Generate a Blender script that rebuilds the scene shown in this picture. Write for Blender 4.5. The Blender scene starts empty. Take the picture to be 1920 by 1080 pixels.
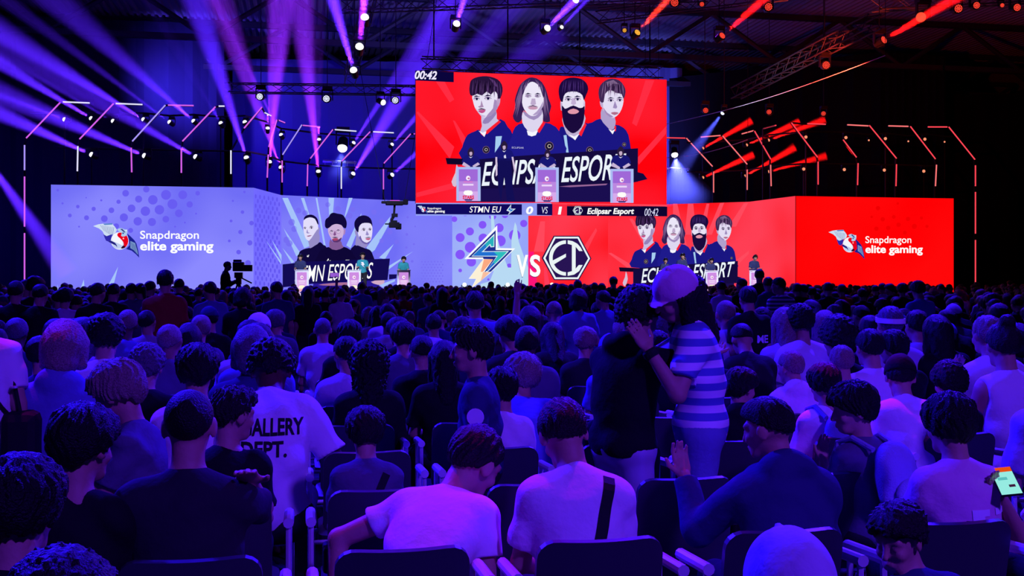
import bpy, bmesh, math, random
import numpy as np
from mathutils import Vector, Matrix
from mathutils.bvhtree import BVHTree

# ---------------------------------------------------------------- camera, world, exposure, big lights
SC = bpy.context.scene
COL = SC.collection
PSI = math.atan(0.195)                 # the camera looks this far to the right of the hall's axis
SN, CS = math.sin(PSI), math.cos(PSI)
F, HOR, CAMZ = 2000.0, 521.0, 1.60     # focal length in pixels of the 1920 frame, horizon row, eye height

cam_data = bpy.data.cameras.new('camera')
cam = bpy.data.objects.new('camera', cam_data)
COL.objects.link(cam)
cam_data.sensor_width = 36.0
cam_data.lens = F / 1920.0 * 36.0
cam_data.shift_y = -(540.0 - HOR) / 1920.0
cam_data.clip_end = 500
cam.location = (0, 0, CAMZ)
cam.rotation_euler = (math.radians(90), 0, -PSI)
SC.camera = cam

world = bpy.data.worlds.new('world')
SC.world = world
world.use_nodes = True
world.node_tree.nodes['Background'].inputs[0].default_value = (0.03, 0.015, 1.0, 1)
world.node_tree.nodes['Background'].inputs[1].default_value = 0.004

SC.view_settings.view_transform = 'Standard'
SC.view_settings.look = 'None'
SC.view_settings.gamma = 1.0
SC.view_settings.exposure = 0.0
SC.view_settings.use_curve_mapping = False


def spot(name, loc, target, power, color, angle=60, blend=0.6, radius=0.2, parent=None):
    l = bpy.data.lights.new(name, 'SPOT')
    l.energy = power
    l.color = color
    l.spot_size = math.radians(angle)
    l.spot_blend = blend
    l.shadow_soft_size = radius
    o = bpy.data.objects.new(name, l)
    COL.objects.link(o)
    o.location = loc
    o.rotation_euler = (Vector(target) - Vector(loc)).to_track_quat('-Z', 'Y').to_euler()
    if parent:
        o.parent = parent
    return o


VIO = (0.12, 0.02, 1.0)
BLU = (0.02, 0.004, 1.0)
MAG = (0.75, 0.0, 1.0)
# the hall's wash lamps over and behind the audience
spot('audience_wash', (5.0, -7.0, 9.0), (1.4, 4.2, 0.6), 6800, VIO, 46, 1.0, 0.5)
spot('audience_wash', (-6.0, -6.0, 9.0), (-0.5, 6.0, 0.8), 450, BLU, 75, 0.8, 0.5)
spot('audience_wash', (1.0, 2.0, 12.0), (4.0, 14.0, 1.0), 550, (0.08, 0.012, 1.0), 70, 0.9, 0.5)
# top wash from the stage side: catches hair and shoulders
spot('audience_toplight', (-7.0, 15.0, 12.0), (-1.0, 4.5, 1.0), 36000, BLU, 60, 0.8, 0.4)
spot('audience_toplight', (9.0, 15.0, 12.0), (3.0, 5.0, 1.0), 30000, (0.03, 0.004, 1.0), 60, 0.8, 0.4)
spot('audience_toplight', (-12.0, 30.0, 13.0), (-4.0, 14.0, 1.0), 24000, BLU, 60, 0.8, 0.5)
spot('audience_toplight', (14.0, 30.0, 13.0), (8.0, 14.0, 1.0), 17000, BLU, 60, 0.8, 0.5)
spot('audience_toplight', (-4.0, 40.0, 13.0), (-2.0, 26.0, 1.0), 14000, BLU, 70, 0.8, 0.5)
spot('audience_toplight', (16.0, 44.0, 13.0), (14.0, 34.0, 1.0), 2500, (0.2, 0.01, 0.5), 60, 0.8, 0.5)
spot('stage_frontlight', (1.5, 33.0, 10.0), (2.4, 51.0, 1.9), 22000, (0.75, 0.75, 1.0), 26, 0.8, 0.4)
spot('stage_frontlight', (19.5, 33.0, 10.0), (20.0, 51.0, 1.9), 22000, (0.8, 0.75, 1.0), 26, 0.8, 0.4)
# magenta accents on a few shoulders
spot('magenta_accent', (-1.5, 6.8, 9.0), (0.25, 3.6, 1.1), 1100, MAG, 8, 0.9, 0.15)
spot('magenta_accent', (2.6, 7.0, 9.0), (0.93, 3.5, 1.1), 1300, MAG, 8, 0.9, 0.15)
spot('magenta_accent', (4.0, 9.0, 9.0), (2.75, 5.2, 1.1), 2800, MAG, 8, 0.9, 0.15)
spot('magenta_accent', (-3.0, 8.0, 9.0), (-1.45, 5.2, 1.4), 2200, MAG, 10, 0.9, 0.15)

# ---------------------------------------------------------------- helpers


def P(px, py, d):
    """point seen at photo pixel (px, py) at depth d, in hall axes"""
    xc = (px - 960.0) / F * d
    return Vector((xc * CS + d * SN, -xc * SN + d * CS, CAMZ - (py - HOR) / F * d))


def proj(v):
    xc = v[0] * CS - v[1] * SN
    d = v[0] * SN + v[1] * CS
    return 960 + F * xc / d, HOR + F * (CAMZ - v[2]) / d, d


def lin(c):
    c /= 255.0
    return c / 12.92 if c <= 0.04045 else ((c + 0.055) / 1.055) ** 2.4


def rgb(r, g, b):
    return (lin(r), lin(g), lin(b), 1.0)


_M = {}


def mat(name, color, rough=0.7, metal=0.0, spec=0.3, bump=None, mott=0.0):
    """plain surface; bump = (noise scale, strength); mott = amount of colour mottling"""
    if name in _M:
        return _M[name]
    m = bpy.data.materials.new(name)
    m.use_nodes = True
    nt = m.node_tree
    b = nt.nodes['Principled BSDF']
    b.inputs['Base Color'].default_value = (*color[:3], 1)
    b.inputs['Roughness'].default_value = rough
    b.inputs['Metallic'].default_value = metal
    b.inputs['Specular IOR Level'].default_value = spec
    if bump or mott:
        tc = nt.nodes.new('ShaderNodeTexCoord')
        n = nt.nodes.new('ShaderNodeTexNoise')
        n.inputs['Scale'].default_value = bump[0] if bump else 12
        n.inputs['Detail'].default_value = 4
        nt.links.new(tc.outputs['Object'], n.inputs['Vector'])
        if bump:
            bp = nt.nodes.new('ShaderNodeBump')
            bp.inputs['Strength'].default_value = bump[1]
            bp.inputs['Distance'].default_value = 0.02
            nt.links.new(n.outputs['Fac'], bp.inputs['Height'])
            nt.links.new(bp.outputs['Normal'], b.inputs['Normal'])
        if mott:
            r = nt.nodes.new('ShaderNodeValToRGB')
            r.color_ramp.elements[0].position = 0.35
            r.color_ramp.elements[1].position = 0.65
            r.color_ramp.elements[0].color = (*[c * (1 - mott) for c in color[:3]], 1)
            r.color_ramp.elements[1].color = (*color[:3], 1)
            nt.links.new(n.outputs['Fac'], r.inputs['Fac'])
            nt.links.new(r.outputs['Color'], b.inputs['Base Color'])
    _M[name] = m
    return m


def glow(col, strength=1.0):
    """something that gives off light: a screen pixel colour (sRGB 0-255), a lamp face, a neon tube"""
    key = 'glow_%d_%d_%d_%g' % (*col, strength)
    if key in _M:
        return _M[key]
    m = bpy.data.materials.new(key)
    m.use_nodes = True
    nt = m.node_tree
    nt.nodes.clear()
    e = nt.nodes.new('ShaderNodeEmission')
    e.inputs[0].default_value = rgb(*col)
    e.inputs[1].default_value = strength
    o = nt.nodes.new('ShaderNodeOutputMaterial')
    nt.links.new(e.outputs[0], o.inputs[0])
    m.cycles.emission_sampling = 'NONE'
    _M[key] = m
    return m


def glow_mix(name, c0, c1, scale=0.3, axis=None):
    """screen picture background: two colours blended by soft noise"""
    m = bpy.data.materials.new(name)
    m.use_nodes = True
    nt = m.node_tree
    nt.nodes.clear()
    tc = nt.nodes.new('ShaderNodeTexCoord')
    n = nt.nodes.new('ShaderNodeTexNoise')
    n.inputs['Scale'].default_value = scale
    n.inputs['Detail'].default_value = 1
    r = nt.nodes.new('ShaderNodeValToRGB')
    r.color_ramp.elements[0].position = 0.35
    r.color_ramp.elements[1].position = 0.65
    r.color_ramp.elements[0].color = rgb(*c0)
    r.color_ramp.elements[1].color = rgb(*c1)
    e = nt.nodes.new('ShaderNodeEmission')
    o = nt.nodes.new('ShaderNodeOutputMaterial')
    nt.links.new(tc.outputs['Object'], n.inputs['Vector'])
    nt.links.new(n.outputs['Fac'], r.inputs['Fac'])
    nt.links.new(r.outputs['Color'], e.inputs[0])
    nt.links.new(e.outputs[0], o.inputs[0])
    m.cycles.emission_sampling = 'NONE'
    return m


class MB:
    """collects shapes and links them as ONE mesh object"""

    def __init__(s):
        s.v, s.f, s.m, s.mats = [], [], [], []

    def mi(s, m):
        if m is None:
            return 0
        if m not in s.mats:
            s.mats.append(m)
        return s.mats.index(m)

    def add(s, verts, faces, m=None):
        k = len(s.v)
        s.v += [tuple(v) for v in verts]
        i = s.mi(m)
        for f in faces:
            s.f.append(tuple(k + j for j in f))
            s.m.append(i)
        return s

    def box(s, c, size, m=None, R=None):
        x, y, z = (q / 2 for q in size)
        vs = [Vector(q) for q in ((-x, -y, -z), (x, -y, -z), (x, y, -z), (-x, y, -z), (-x, -y, z), (x, -y, z), (x, y, z), (-x, y, z))]
        if R is not None:
            vs = [R @ q for q in vs]
        c = Vector(c)
        return s.add([q + c for q in vs], [(3, 2, 1, 0), (4, 5, 6, 7), (0, 1, 5, 4), (1, 2, 6, 5), (2, 3, 7, 6), (3, 0, 4, 7)], m)

    def tube(s, pts, r, m=None, n=8, r2=None, caps=True):
        pts = [Vector(p) for p in pts]
        rings = []
        L = len(pts)
        up = None
        for i, p in enumerate(pts):
            t = (pts[min(i + 1, L - 1)] - pts[max(i - 1, 0)]).normalized()
            if up is None:
                up = Vector((0, 0, 1)) if abs(t.z) < 0.9 else Vector((1, 0, 0))
            a = t.cross(up).normalized()
            b = a.cross(t).normalized()
            up = b
            rr = r if r2 is None else r + (r2 - r) * i / (L - 1)
            rings.append([p + a * rr * math.cos(2 * math.pi * j / n) + b * rr * math.sin(2 * math.pi * j / n) for j in range(n)])
        vs = [q for ring in rings for q in ring]
        fs = []
        for i in range(L - 1):
            for j in range(n):
                fs.append((i * n + j, i * n + (j + 1) % n, (i + 1) * n + (j + 1) % n, (i + 1) * n + j))
        if caps:
            fs.append(tuple(range(n - 1, -1, -1)))
            fs.append(tuple((L - 1) * n + j for j in range(n)))
        return s.add(vs, fs, m)

    def lathe(s, prof, m=None, n=16, M=None):
        """prof: (radius, z) pairs turned about z"""
        vs, fs = [], []
        for r, z in prof:
            for j in range(n):
                a = 2 * math.pi * j / n
                v = Vector((r * math.cos(a), r * math.sin(a), z))
                vs.append(M @ v if M is not None else v)
        L = len(prof)
        for i in range(L - 1):
            for j in range(n):
                fs.append((i * n + j, i * n + (j + 1) % n, (i + 1) * n + (j + 1) % n, (i + 1) * n + j))
        fs.append(tuple(range(n - 1, -1, -1)))
        fs.append(tuple((L - 1) * n + j for j in range(n)))
        return s.add(vs, fs, m)

    def build(s, name, m=None, parent=None, loc=None, smooth=False, bevel=0):
        me = bpy.data.meshes.new(name)
        me.from_pydata(s.v, [], s.f)
        for q in (s.mats or [m]):
            me.materials.append(q)
        if s.mats:
            me.polygons.foreach_set('material_index', s.m)
        if smooth:
            me.polygons.foreach_set('use_smooth', [True] * len(s.f))
        me.update()
        o = bpy.data.objects.new(name, me)
        COL.objects.link(o)
        if loc is not None:
            o.location = loc
        if parent is not None:
            o.parent = parent
        if bevel:
            b = o.modifiers.new('bevel', 'BEVEL')
            b.width = bevel
            b.segments = 2
            b.limit_method = 'ANGLE'
        return o


def tag(o, label=None, cat=None, group=None, kind=None):
    if label:
        o['label'] = label
    if cat:
        o['category'] = cat
    if group:
        o['group'] = group
    if kind:
        o['kind'] = kind
    return o


def empty(name, loc=(0, 0, 0), rz=0.0):
    o = bpy.data.objects.new(name, None)
    o.empty_display_size = 0.2
    COL.objects.link(o)
    o.location = loc
    o.rotation_euler = (0, 0, rz)
    return o


def copy_tree(o, parent=None):
    c = o.copy()
    COL.objects.link(c)
    if parent is not None:
        c.parent = parent
    for ch in list(o.children):
        copy_tree(ch, c)
    return c


ORD = ['first', 'second', 'third', 'fourth', 'fifth', 'sixth', 'seventh', 'eighth', 'ninth', 'tenth', 'eleventh', 'twelfth',
       'thirteenth', 'fourteenth', 'fifteenth', 'sixteenth', 'seventeenth', 'eighteenth', 'nineteenth', 'twentieth',
       'twenty-first', 'twenty-second', 'twenty-third', 'twenty-fourth', 'twenty-fifth']
# ---------------------------------------------------------------- the hall
BLACK = mat('black_drape', (0.006, 0.006, 0.010), 0.95, spec=0.05, bump=(3, 0.3))
DARKM = mat('black_metal', (0.012, 0.012, 0.016), 0.45, 0.6)
STEEL = mat('painted_steel', (0.10, 0.10, 0.13), 0.5, 0.3)
FLOORM = mat('dark_carpet', (0.02, 0.02, 0.035), 0.95, spec=0.1, bump=(80, 0.3), mott=0.4)


def structure(mb, name, m, **k):
    return tag(mb.build(name, m, **k), kind='structure')


structure(MB().box((4, 45, -0.1), (110, 130, 0.2)), 'floor', FLOORM)
# corrugated roof deck: real ribs running along the hall
rm = mat('roof_deck', (0.30, 0.30, 0.36), 0.6, 0.2)
vs, fs = [], []
x, k = -50.0, 0
prof = [(0.0, 0.0), (0.14, 0.0), (0.20, 0.14), (0.34, 0.14)]
xs = []
while x < 60:
    for dx, dz in prof:
        xs.append((x + dx, 17.0 + dz))
    x += 0.4
for (xx, zz) in xs:
    vs += [(xx, -20, zz), (xx, 110, zz)]
for i in range(len(xs) - 1):
    fs.append((2 * i, 2 * i + 1, 2 * i + 3, 2 * i + 2))
structure(MB().add(vs, fs), 'ceiling', rm)
WALLM = mat('hall_wall', (0.02, 0.02, 0.03), 0.9)
structure(MB().box((4, 108, 8.5), (110, 0.3, 17.4)), 'wall_back', WALLM)
structure(MB().box((-50, 45, 8.5), (0.3, 130, 17.4)), 'wall_left', WALLM)
structure(MB().box((58, 45, 8.5), (0.3, 130, 17.4)), 'wall_right', WALLM)
structure(MB().box((4, -19.5, 8.5), (110, 0.3, 17.4)), 'wall_front', WALLM)


def drape(name, pts, zt, label, m=BLACK, depth=0.22, n=26, group=None):
    """hanging cloth along a plan polyline, with real pleats; zt = top height per point"""
    vs, fs = [], []
    P2 = []
    for i in range(len(pts) - 1):
        for j in range(n):
            t = j / n
            P2.append((pts[i][0] + (pts[i + 1][0] - pts[i][0]) * t, pts[i][1] + (pts[i + 1][1] - pts[i][1]) * t,
                       zt[i] + (zt[i + 1] - zt[i]) * t, pts[i + 1][0] - pts[i][0], pts[i + 1][1] - pts[i][1]))
    for q, (x, y, z, dx, dy) in enumerate(P2):
        l = math.hypot(dx, dy) or 1
        o = depth * math.sin(q * 2.1) * 0.5
        X, Y = x - dy / l * o, y + dx / l * o
        vs += [(X, Y, 0.0), (X, Y, z), (X - dy / l * 0.03, Y + dx / l * 0.03, z), (X - dy / l * 0.03, Y + dx / l * 0.03, 0.0)]
    for i in range(len(P2) - 1):
        for a, b in ((0, 1), (1, 2), (2, 3), (3, 0)):
            fs.append((4 * i + a, 4 * i + b, 4 * i + 4 + b, 4 * i + 4 + a))
    o = MB().add(vs, fs).build(name, m)
    return tag(o, label, 'curtain', group)


def XY(px, d):
    v = P(px, 500, d)
    return (v.x, v.y)


def ztop(py, d):
    return CAMZ - (py - HOR) / F * d


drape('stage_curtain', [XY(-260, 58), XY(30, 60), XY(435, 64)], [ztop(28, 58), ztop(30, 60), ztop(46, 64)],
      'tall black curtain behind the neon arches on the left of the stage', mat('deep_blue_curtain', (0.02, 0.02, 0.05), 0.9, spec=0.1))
drape('stage_curtain', [XY(436, 66), XY(1000, 69), XY(1290, 72)], [ztop(110, 66), ztop(120, 69), ztop(128, 72)],  # added backdrop: its lit blue cloth stands in for the haze glow
      'blue drape added in place of glowing haze behind the middle of the stage', mat('haze_glow_drape', (0.10, 0.10, 0.25), 0.9, spec=0.1))
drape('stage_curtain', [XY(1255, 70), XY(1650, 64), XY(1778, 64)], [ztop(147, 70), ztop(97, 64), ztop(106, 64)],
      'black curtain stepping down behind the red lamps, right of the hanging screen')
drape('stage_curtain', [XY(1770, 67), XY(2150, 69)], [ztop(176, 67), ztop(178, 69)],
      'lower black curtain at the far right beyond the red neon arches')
spot('haze_glow_fill', P(600, 300, 58), P(620, 230, 68), 1500, (0.01, 0.0, 1.0), 110, 1.0, 0.5)  # added lamps: turn the curtains blue in place of glowing haze
spot('haze_glow_fill', (-2.0, 60.0, 7.0), (1.0, 69.0, 8.0), 1600, (0.01, 0.0, 1.0), 120, 1.0, 0.5)
spot('haze_glow_fill', P(-20, 470, 52), P(40, 400, 60), 900, (0.01, 0.0, 1.0), 110, 1.0, 0.5)
spot('roof_wash', (20.0, 62.0, 8.0), (22.0, 80.0, 17.0), 9000, (0.15, 0.15, 1.0), 110, 1.0, 0.5)
spot('roof_wash', (-8.0, 62.0, 12.0), (-2.0, 84.0, 17.0), 6000, (0.10, 0.05, 1.0), 110, 1.0, 0.5)
spot('roof_wash', (8.0, 48.0, 10.0), (10.0, 64.0, 17.0), 5000, (0.2, 0.15, 1.0), 110, 1.0, 0.5)

# roof trusses across the hall
TRUSSM = mat('roof_truss_steel', (0.03, 0.03, 0.045), 0.6, 0.3)


def roof_truss(Y, z0, z1, label, X0=-45, X1=55, step=4.0):
    b = MB()
    for z in (z0, z1):
        b.box(((X0 + X1) / 2, Y, z), (X1 - X0, 0.35, 0.3))
    x, up = X0, True
    while x < X1 - 0.1:
        a, c = (z0, z1) if up else (z1, z0)
        b.tube([(x, Y, a), (x + step, Y, c)], 0.14, n=6)
        x += step
        up = not up
    return tag(b.build('roof_truss', TRUSSM), label, 'truss', 'steel trusses under the roof')


for i, (Y, nm) in enumerate(((58, 'nearest to the stage'), (66, 'second back from the stage'), (75, 'third back from the stage'), (85, 'fourth back from the stage'), (96, 'farthest back'))):
    roof_truss(Y, 14.2, 16.8, 'dark steel roof truss with diagonals spanning the hall, ' + nm)


def box_truss(a, b, w, name, label, m, group=None, step=0.6, r=0.03):
    """four chords and zigzag lacing between two points"""
    a, b = Vector(a), Vector(b)
    t = (b - a).normalized()
    s = t.cross(Vector((0, 0, 1)))
    s = s.normalized() if s.length > 0.1 else Vector((1, 0, 0))
    u = s.cross(t).normalized()
    mb = MB()
    cor = [(-1, -1), (1, -1), (1, 1), (-1, 1)]
    off = [s * (i * w / 2) + u * (j * w / 2) for i, j in cor]
    for o in off:
        mb.tube([a + o, b + o], r, n=6)
    L = (b - a).length
    n = max(2, int(L / step))
    for f in range(4):
        o0, o1 = off[f], off[(f + 1) % 4]
        for k in range(n):
            p0 = a + t * (L * k / n) + (o0 if k % 2 == 0 else o1)
            p1 = a + t * (L * (k + 1) / n) + (o1 if k % 2 == 0 else o0)
            mb.tube([p0, p1], r * 0.5, n=4, caps=False)
    return tag(mb.build(name, m), label, 'truss', group)


# ---------------------------------------------------------------- wall of screens: plan of the stage back
PA, PB = 1 / 48.5 - 95 * (1 / 56.96 - 1 / 48.5) / (1788 - 95), (1 / 56.96 - 1 / 48.5) / (1788 - 95)


def Dpanel(px):
    return 1.0 / (PA + PB * px)


WTOP, WBOT = 5.84, 0.80
_wpx = [475.5, 528, 848, 1140, 1405, 1491]
_wD = [Dpanel(475.5), 2000 * 4.24 / (521 - 366), 2000 * 4.24 / (521 - 380.6), 2000 * 4.24 / (521 - 386.4), 2000 * 4.24 / (521 - 378.3), Dpanel(1491)]


def Dwall(px):
    """depth of the screen wall (panels and the curved middle) at a photo column"""
    if px <= _wpx[0] or px >= _wpx[-1]:
        return Dpanel(px)
    for i in range(len(_wpx) - 1):
        if px <= _wpx[i + 1]:
            t = (px - _wpx[i]) / (_wpx[i + 1] - _wpx[i])
            return 1.0 / ((1 - t) / _wD[i] + t / _wD[i + 1])


class Board:
    """a flat upright screen face between two photo columns; pixel() measures a point of its picture on its real plane"""

    def __init__(s, pxa, da, pxb, db):
        s.a, s.b = P(pxa, 500, da), P(pxb, 500, db)
        d = s.b - s.a
        s.n = Vector((d.y, -d.x, 0)).normalized()     # towards the audience
        s.k = s.n.dot(s.a)

    def pixel(s, px, py, layer=0):
        r = P(px, py, 1.0) - Vector((0, 0, CAMZ))
        o = Vector((0, 0, CAMZ))
        t = (s.k - s.n.dot(o)) / s.n.dot(r)
        return o + r * t + s.n * (0.012 * layer)


def smooth(pts, n=4):
    """closed Catmull-Rom through the points"""
    out = []
    L = len(pts)
    for i in range(L):
        p0, p1, p2, p3 = pts[i - 1], pts[i], pts[(i + 1) % L], pts[(i + 2) % L]
        for j in range(n):
            t = j / n
            out.append(tuple(0.5 * (2 * p1[c] + (p2[c] - p0[c]) * t + (2 * p0[c] - 5 * p1[c] + 4 * p2[c] - p3[c]) * t * t
                                    + (3 * p1[c] - p0[c] - 3 * p2[c] + p3[c]) * t ** 3) for c in (0, 1)))
    return out


def circ(cx, cy, rx, ry=None, n=18, a0=0, a1=360):
    ry = ry or rx
    full = abs(a1 - a0) >= 360
    m = n if full else n + 1
    return [(cx + rx * math.cos(math.radians(a0 + (a1 - a0) * i / n)), cy + ry * math.sin(math.radians(a0 + (a1 - a0) * i / n))) for i in range(m)]


def pic(board, name, polys, parent, base=1, T=None):
    """one mesh of flat coloured shapes on a screen; polys: (points, colour, layer)"""
    mb = MB()
    for pts, col, lay in polys:
        if T:
            pts = [T(*p) for p in pts]
        mb.add([board.pixel(x, y, base + lay) for x, y in pts], [tuple(range(len(pts)))], glow(col))
    return mb.build(name, parent=parent)


_TXT = {}


def text_geo(s, bold=0.0, shear=0.0):
    key = (s, bold, shear)
    if key not in _TXT:
        cu = bpy.data.curves.new('text', 'FONT')
        cu.body = s
        cu.offset = bold
        cu.shear = shear
        cu.resolution_u = 4
        o = bpy.data.objects.new('text', cu)
        COL.objects.link(o)
        bpy.context.view_layer.update()
        dg = bpy.context.evaluated_depsgraph_get()
        me = bpy.data.meshes.new_from_object(o.evaluated_get(dg))
        v = [(q.co.x, q.co.y) for q in me.vertices]
        f = [tuple(p.vertices) for p in me.polygons]
        x0, x1 = min(q[0] for q in v), max(q[0] for q in v)
        y0, y1 = min(q[1] for q in v), max(q[1] for q in v)
        v = [((a - x0) / (x1 - x0), (b - y0) / (y1 - y0)) for a, b in v]
        bpy.data.objects.remove(o)
        bpy.data.meshes.remove(me)
        _TXT[key] = (v, f)
    return _TXT[key]


def lettering(board, s, quad, col, parent, layer=6, bold=0.0, shear=0.0, T=None, name='lettering'):
    """quad: photo pixels of top-left, top-right, bottom-right, bottom-left"""
    v, f = text_geo(s, bold, shear)
    if T:
        quad = [T(*q) for q in quad]
    vs = []
    for u, w in v:
        w = 1 - w
        x = (quad[0][0] * (1 - u) + quad[1][0] * u) * (1 - w) + (quad[3][0] * (1 - u) + quad[2][0] * u) * w
        y = (quad[0][1] * (1 - u) + quad[1][1] * u) * (1 - w) + (quad[3][1] * (1 - u) + quad[2][1] * u) * w
        vs.append(board.pixel(x, y, layer))
    return MB().add(vs, f).build(name, glow(col), parent)


def rect(x0, y0, x1, y1):
    return [(x0, y0), (x1, y0), (x1, y1), (x0, y1)]


def bq(x0, y0, x1, y1):
    return rect(x0, y0, x1, y1)


def screen(name, label, spans, bg, group=None, bottom=WBOT, top=WTOP):
    """a run of upright screen faces with real cabinet depth; spans: list of (px, depth)"""
    r = empty(name, P(spans[0][0], 500, spans[0][1]).xy.to_3d())
    tag(r, label, 'screen', group)
    inv = -r.location
    cab, face = MB(), MB()
    for i in range(len(spans) - 1):
        b = Board(*spans[i], *spans[i + 1])
        a, c, n = b.a, b.b, b.n
        for mb, d0, d1 in ((cab, -0.25, -0.01), (face, -0.01, 0.0)):
            q = []
            for p in (a, c):
                for d in (d0, d1):
                    for z in (bottom, top):
                        w = p + n * d
                        q.append((w.x + inv.x, w.y + inv.y, z))
            mb.add(q, [(2, 3, 7, 6), (0, 4, 5, 1), (0, 1, 3, 2), (4, 6, 7, 5), (1, 5, 7, 3), (0, 2, 6, 4)])
    cab.build('cabinet', DARKM, r)
    face.build('display', bg, r)
    return r


def fix(parent):
    """children were built in hall axes: move them under the parent's origin"""
    for o in parent.children:
        if o.name.split('.')[0] not in ('cabinet', 'display'):
            o.location = -parent.location
# ---------------------------------------------------------------- screens
LIL = glow_mix('lilac_picture', (112, 110, 246), (140, 138, 255), 0.25)
LIL2 = glow_mix('lilac_side_picture', (110, 102, 255), (122, 112, 255), 0.3)
LIL3 = glow_mix('pale_lilac_picture', (150, 165, 250), (165, 185, 250), 0.3)
RED1 = glow_mix('red_picture', (255, 0, 4), (255, 8, 10), 0.2)
RED2 = glow_mix('pink_red_picture', (255, 20, 30), (255, 62, 84), 0.22)
REDH = glow_mix('scarlet_picture', (255, 2, 12), (255, 34, 56), 0.22)

DP = Dpanel
PURP = (104, 92, 242)
PALE = (165, 195, 250)
SKY = (180, 215, 245)
WHITE = (255, 255, 255)

left = screen('screen', 'wide lilac screen with a winged white and red emblem beside white words', [(95.5, DP(95.5)), (475.5, DP(475.5))], LIL, 'stage wall screens')
side = screen('screen', 'narrow lilac screen face turning back beside the three black-shirted players', [(475.5, DP(475.5)), (527.5, Dwall(527.5))], LIL2, 'stage wall screens')
lw = screen('screen', 'lilac screen showing three players in black shirts over a black banner', [(527.5, Dwall(527.5)), (848, Dwall(848))], LIL, 'stage wall screens')
mid = screen('screen', 'pale lilac screen face showing the blue lightning bolt emblem', [(848, Dwall(848)), (990.5, Dwall(990.5))], LIL3, 'stage wall screens')
mr = screen('screen', 'red screen face showing the white hexagon emblem', [(990.5, Dwall(990.5)), (1140, Dwall(1140))], RED2, 'stage wall screens')
rw = screen('screen', 'red screen showing four players in navy shirts over a black banner', [(1140, Dwall(1140)), (1405, Dwall(1405)), (1491, DP(1491))], RED2, 'stage wall screens')
right = screen('screen', 'plain bright red screen with a winged emblem at the right end of the stage', [(1492.5, DP(1492.5)), (1788, DP(1788))], RED1, 'stage wall screens')

B_left = Board(95.5, DP(95.5), 475.5, DP(475.5))
B_side = Board(475.5, DP(475.5), 527.5, Dwall(527.5))
B_lw = Board(527.5, Dwall(527.5), 848, Dwall(848))
B_mid = Board(848, Dwall(848), 1140, Dwall(1140))
B_r1 = Board(1140, Dwall(1140), 1405, Dwall(1405))
B_right = Board(1492.5, DP(1492.5), 1788, DP(1788))
HD0, HD1 = 44.0, 44.0 * 1.0455
B_hang = Board(779.5, HD0, 1250, HD1)

# halftone dots and pale spikes of the left pictures
c4 = lambda x, y: (x / 3.0, 300 + y / 3.0)
dots = [(707, 187, 19), (823, 165, 18), (780, 220, 20), (860, 224, 27), (934, 196, 28), (1028, 196, 25), (970, 248, 28), (1067, 250, 18), (1112, 187, 13), (897, 280, 27), (818, 288, 27), (740, 272, 22), (627, 283, 16), (697, 323, 23), (775, 345, 24), (855, 349, 23), (933, 333, 19), (1006, 300, 22), (587, 330, 19), (667, 235, 12), (527, 275, 12), (487, 325, 14), (438, 262, 10), (393, 312, 11), (654, 372, 16), (735, 396, 14), (1395, 580, 17), (1342, 518, 13), (1405, 466, 15), (1352, 405, 12), (1290, 455, 8), (1415, 355, 13), (1364, 293, 10), (1300, 343, 8), (1310, 230, 6), (325, 170, 7), (352, 244, 6), (570, 227, 6), (485, 212, 4), (445, 375, 5), (1103, 302, 5), (1040, 352, 5), (1375, 180, 7), (985, 375, 5)]
pic(B_left, 'dot_pattern', [(circ(*c4(x, y), r / 3.0, n=14), PURP, 0) for x, y, r in dots], left)
pic(B_left, 'spike_pattern', [([(640 / 3, 300 + 700 / 3), (665 / 3, 500), (600 / 3, 553.3), (580 / 3, 553.3)], PALE, 1), ([(472 / 3, 300 + 672 / 3), (480 / 3, 553.4), (440 / 3, 553.4)], PALE, 1), ([(325 / 3, 300 + 700 / 3), (334 / 3, 553.5), (322 / 3, 553.5)], PALE, 1), ([(690 / 3, 300 + 705 / 3), (672 / 3, 553), (660 / 3, 553)], PALE, 1)], left)


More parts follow.
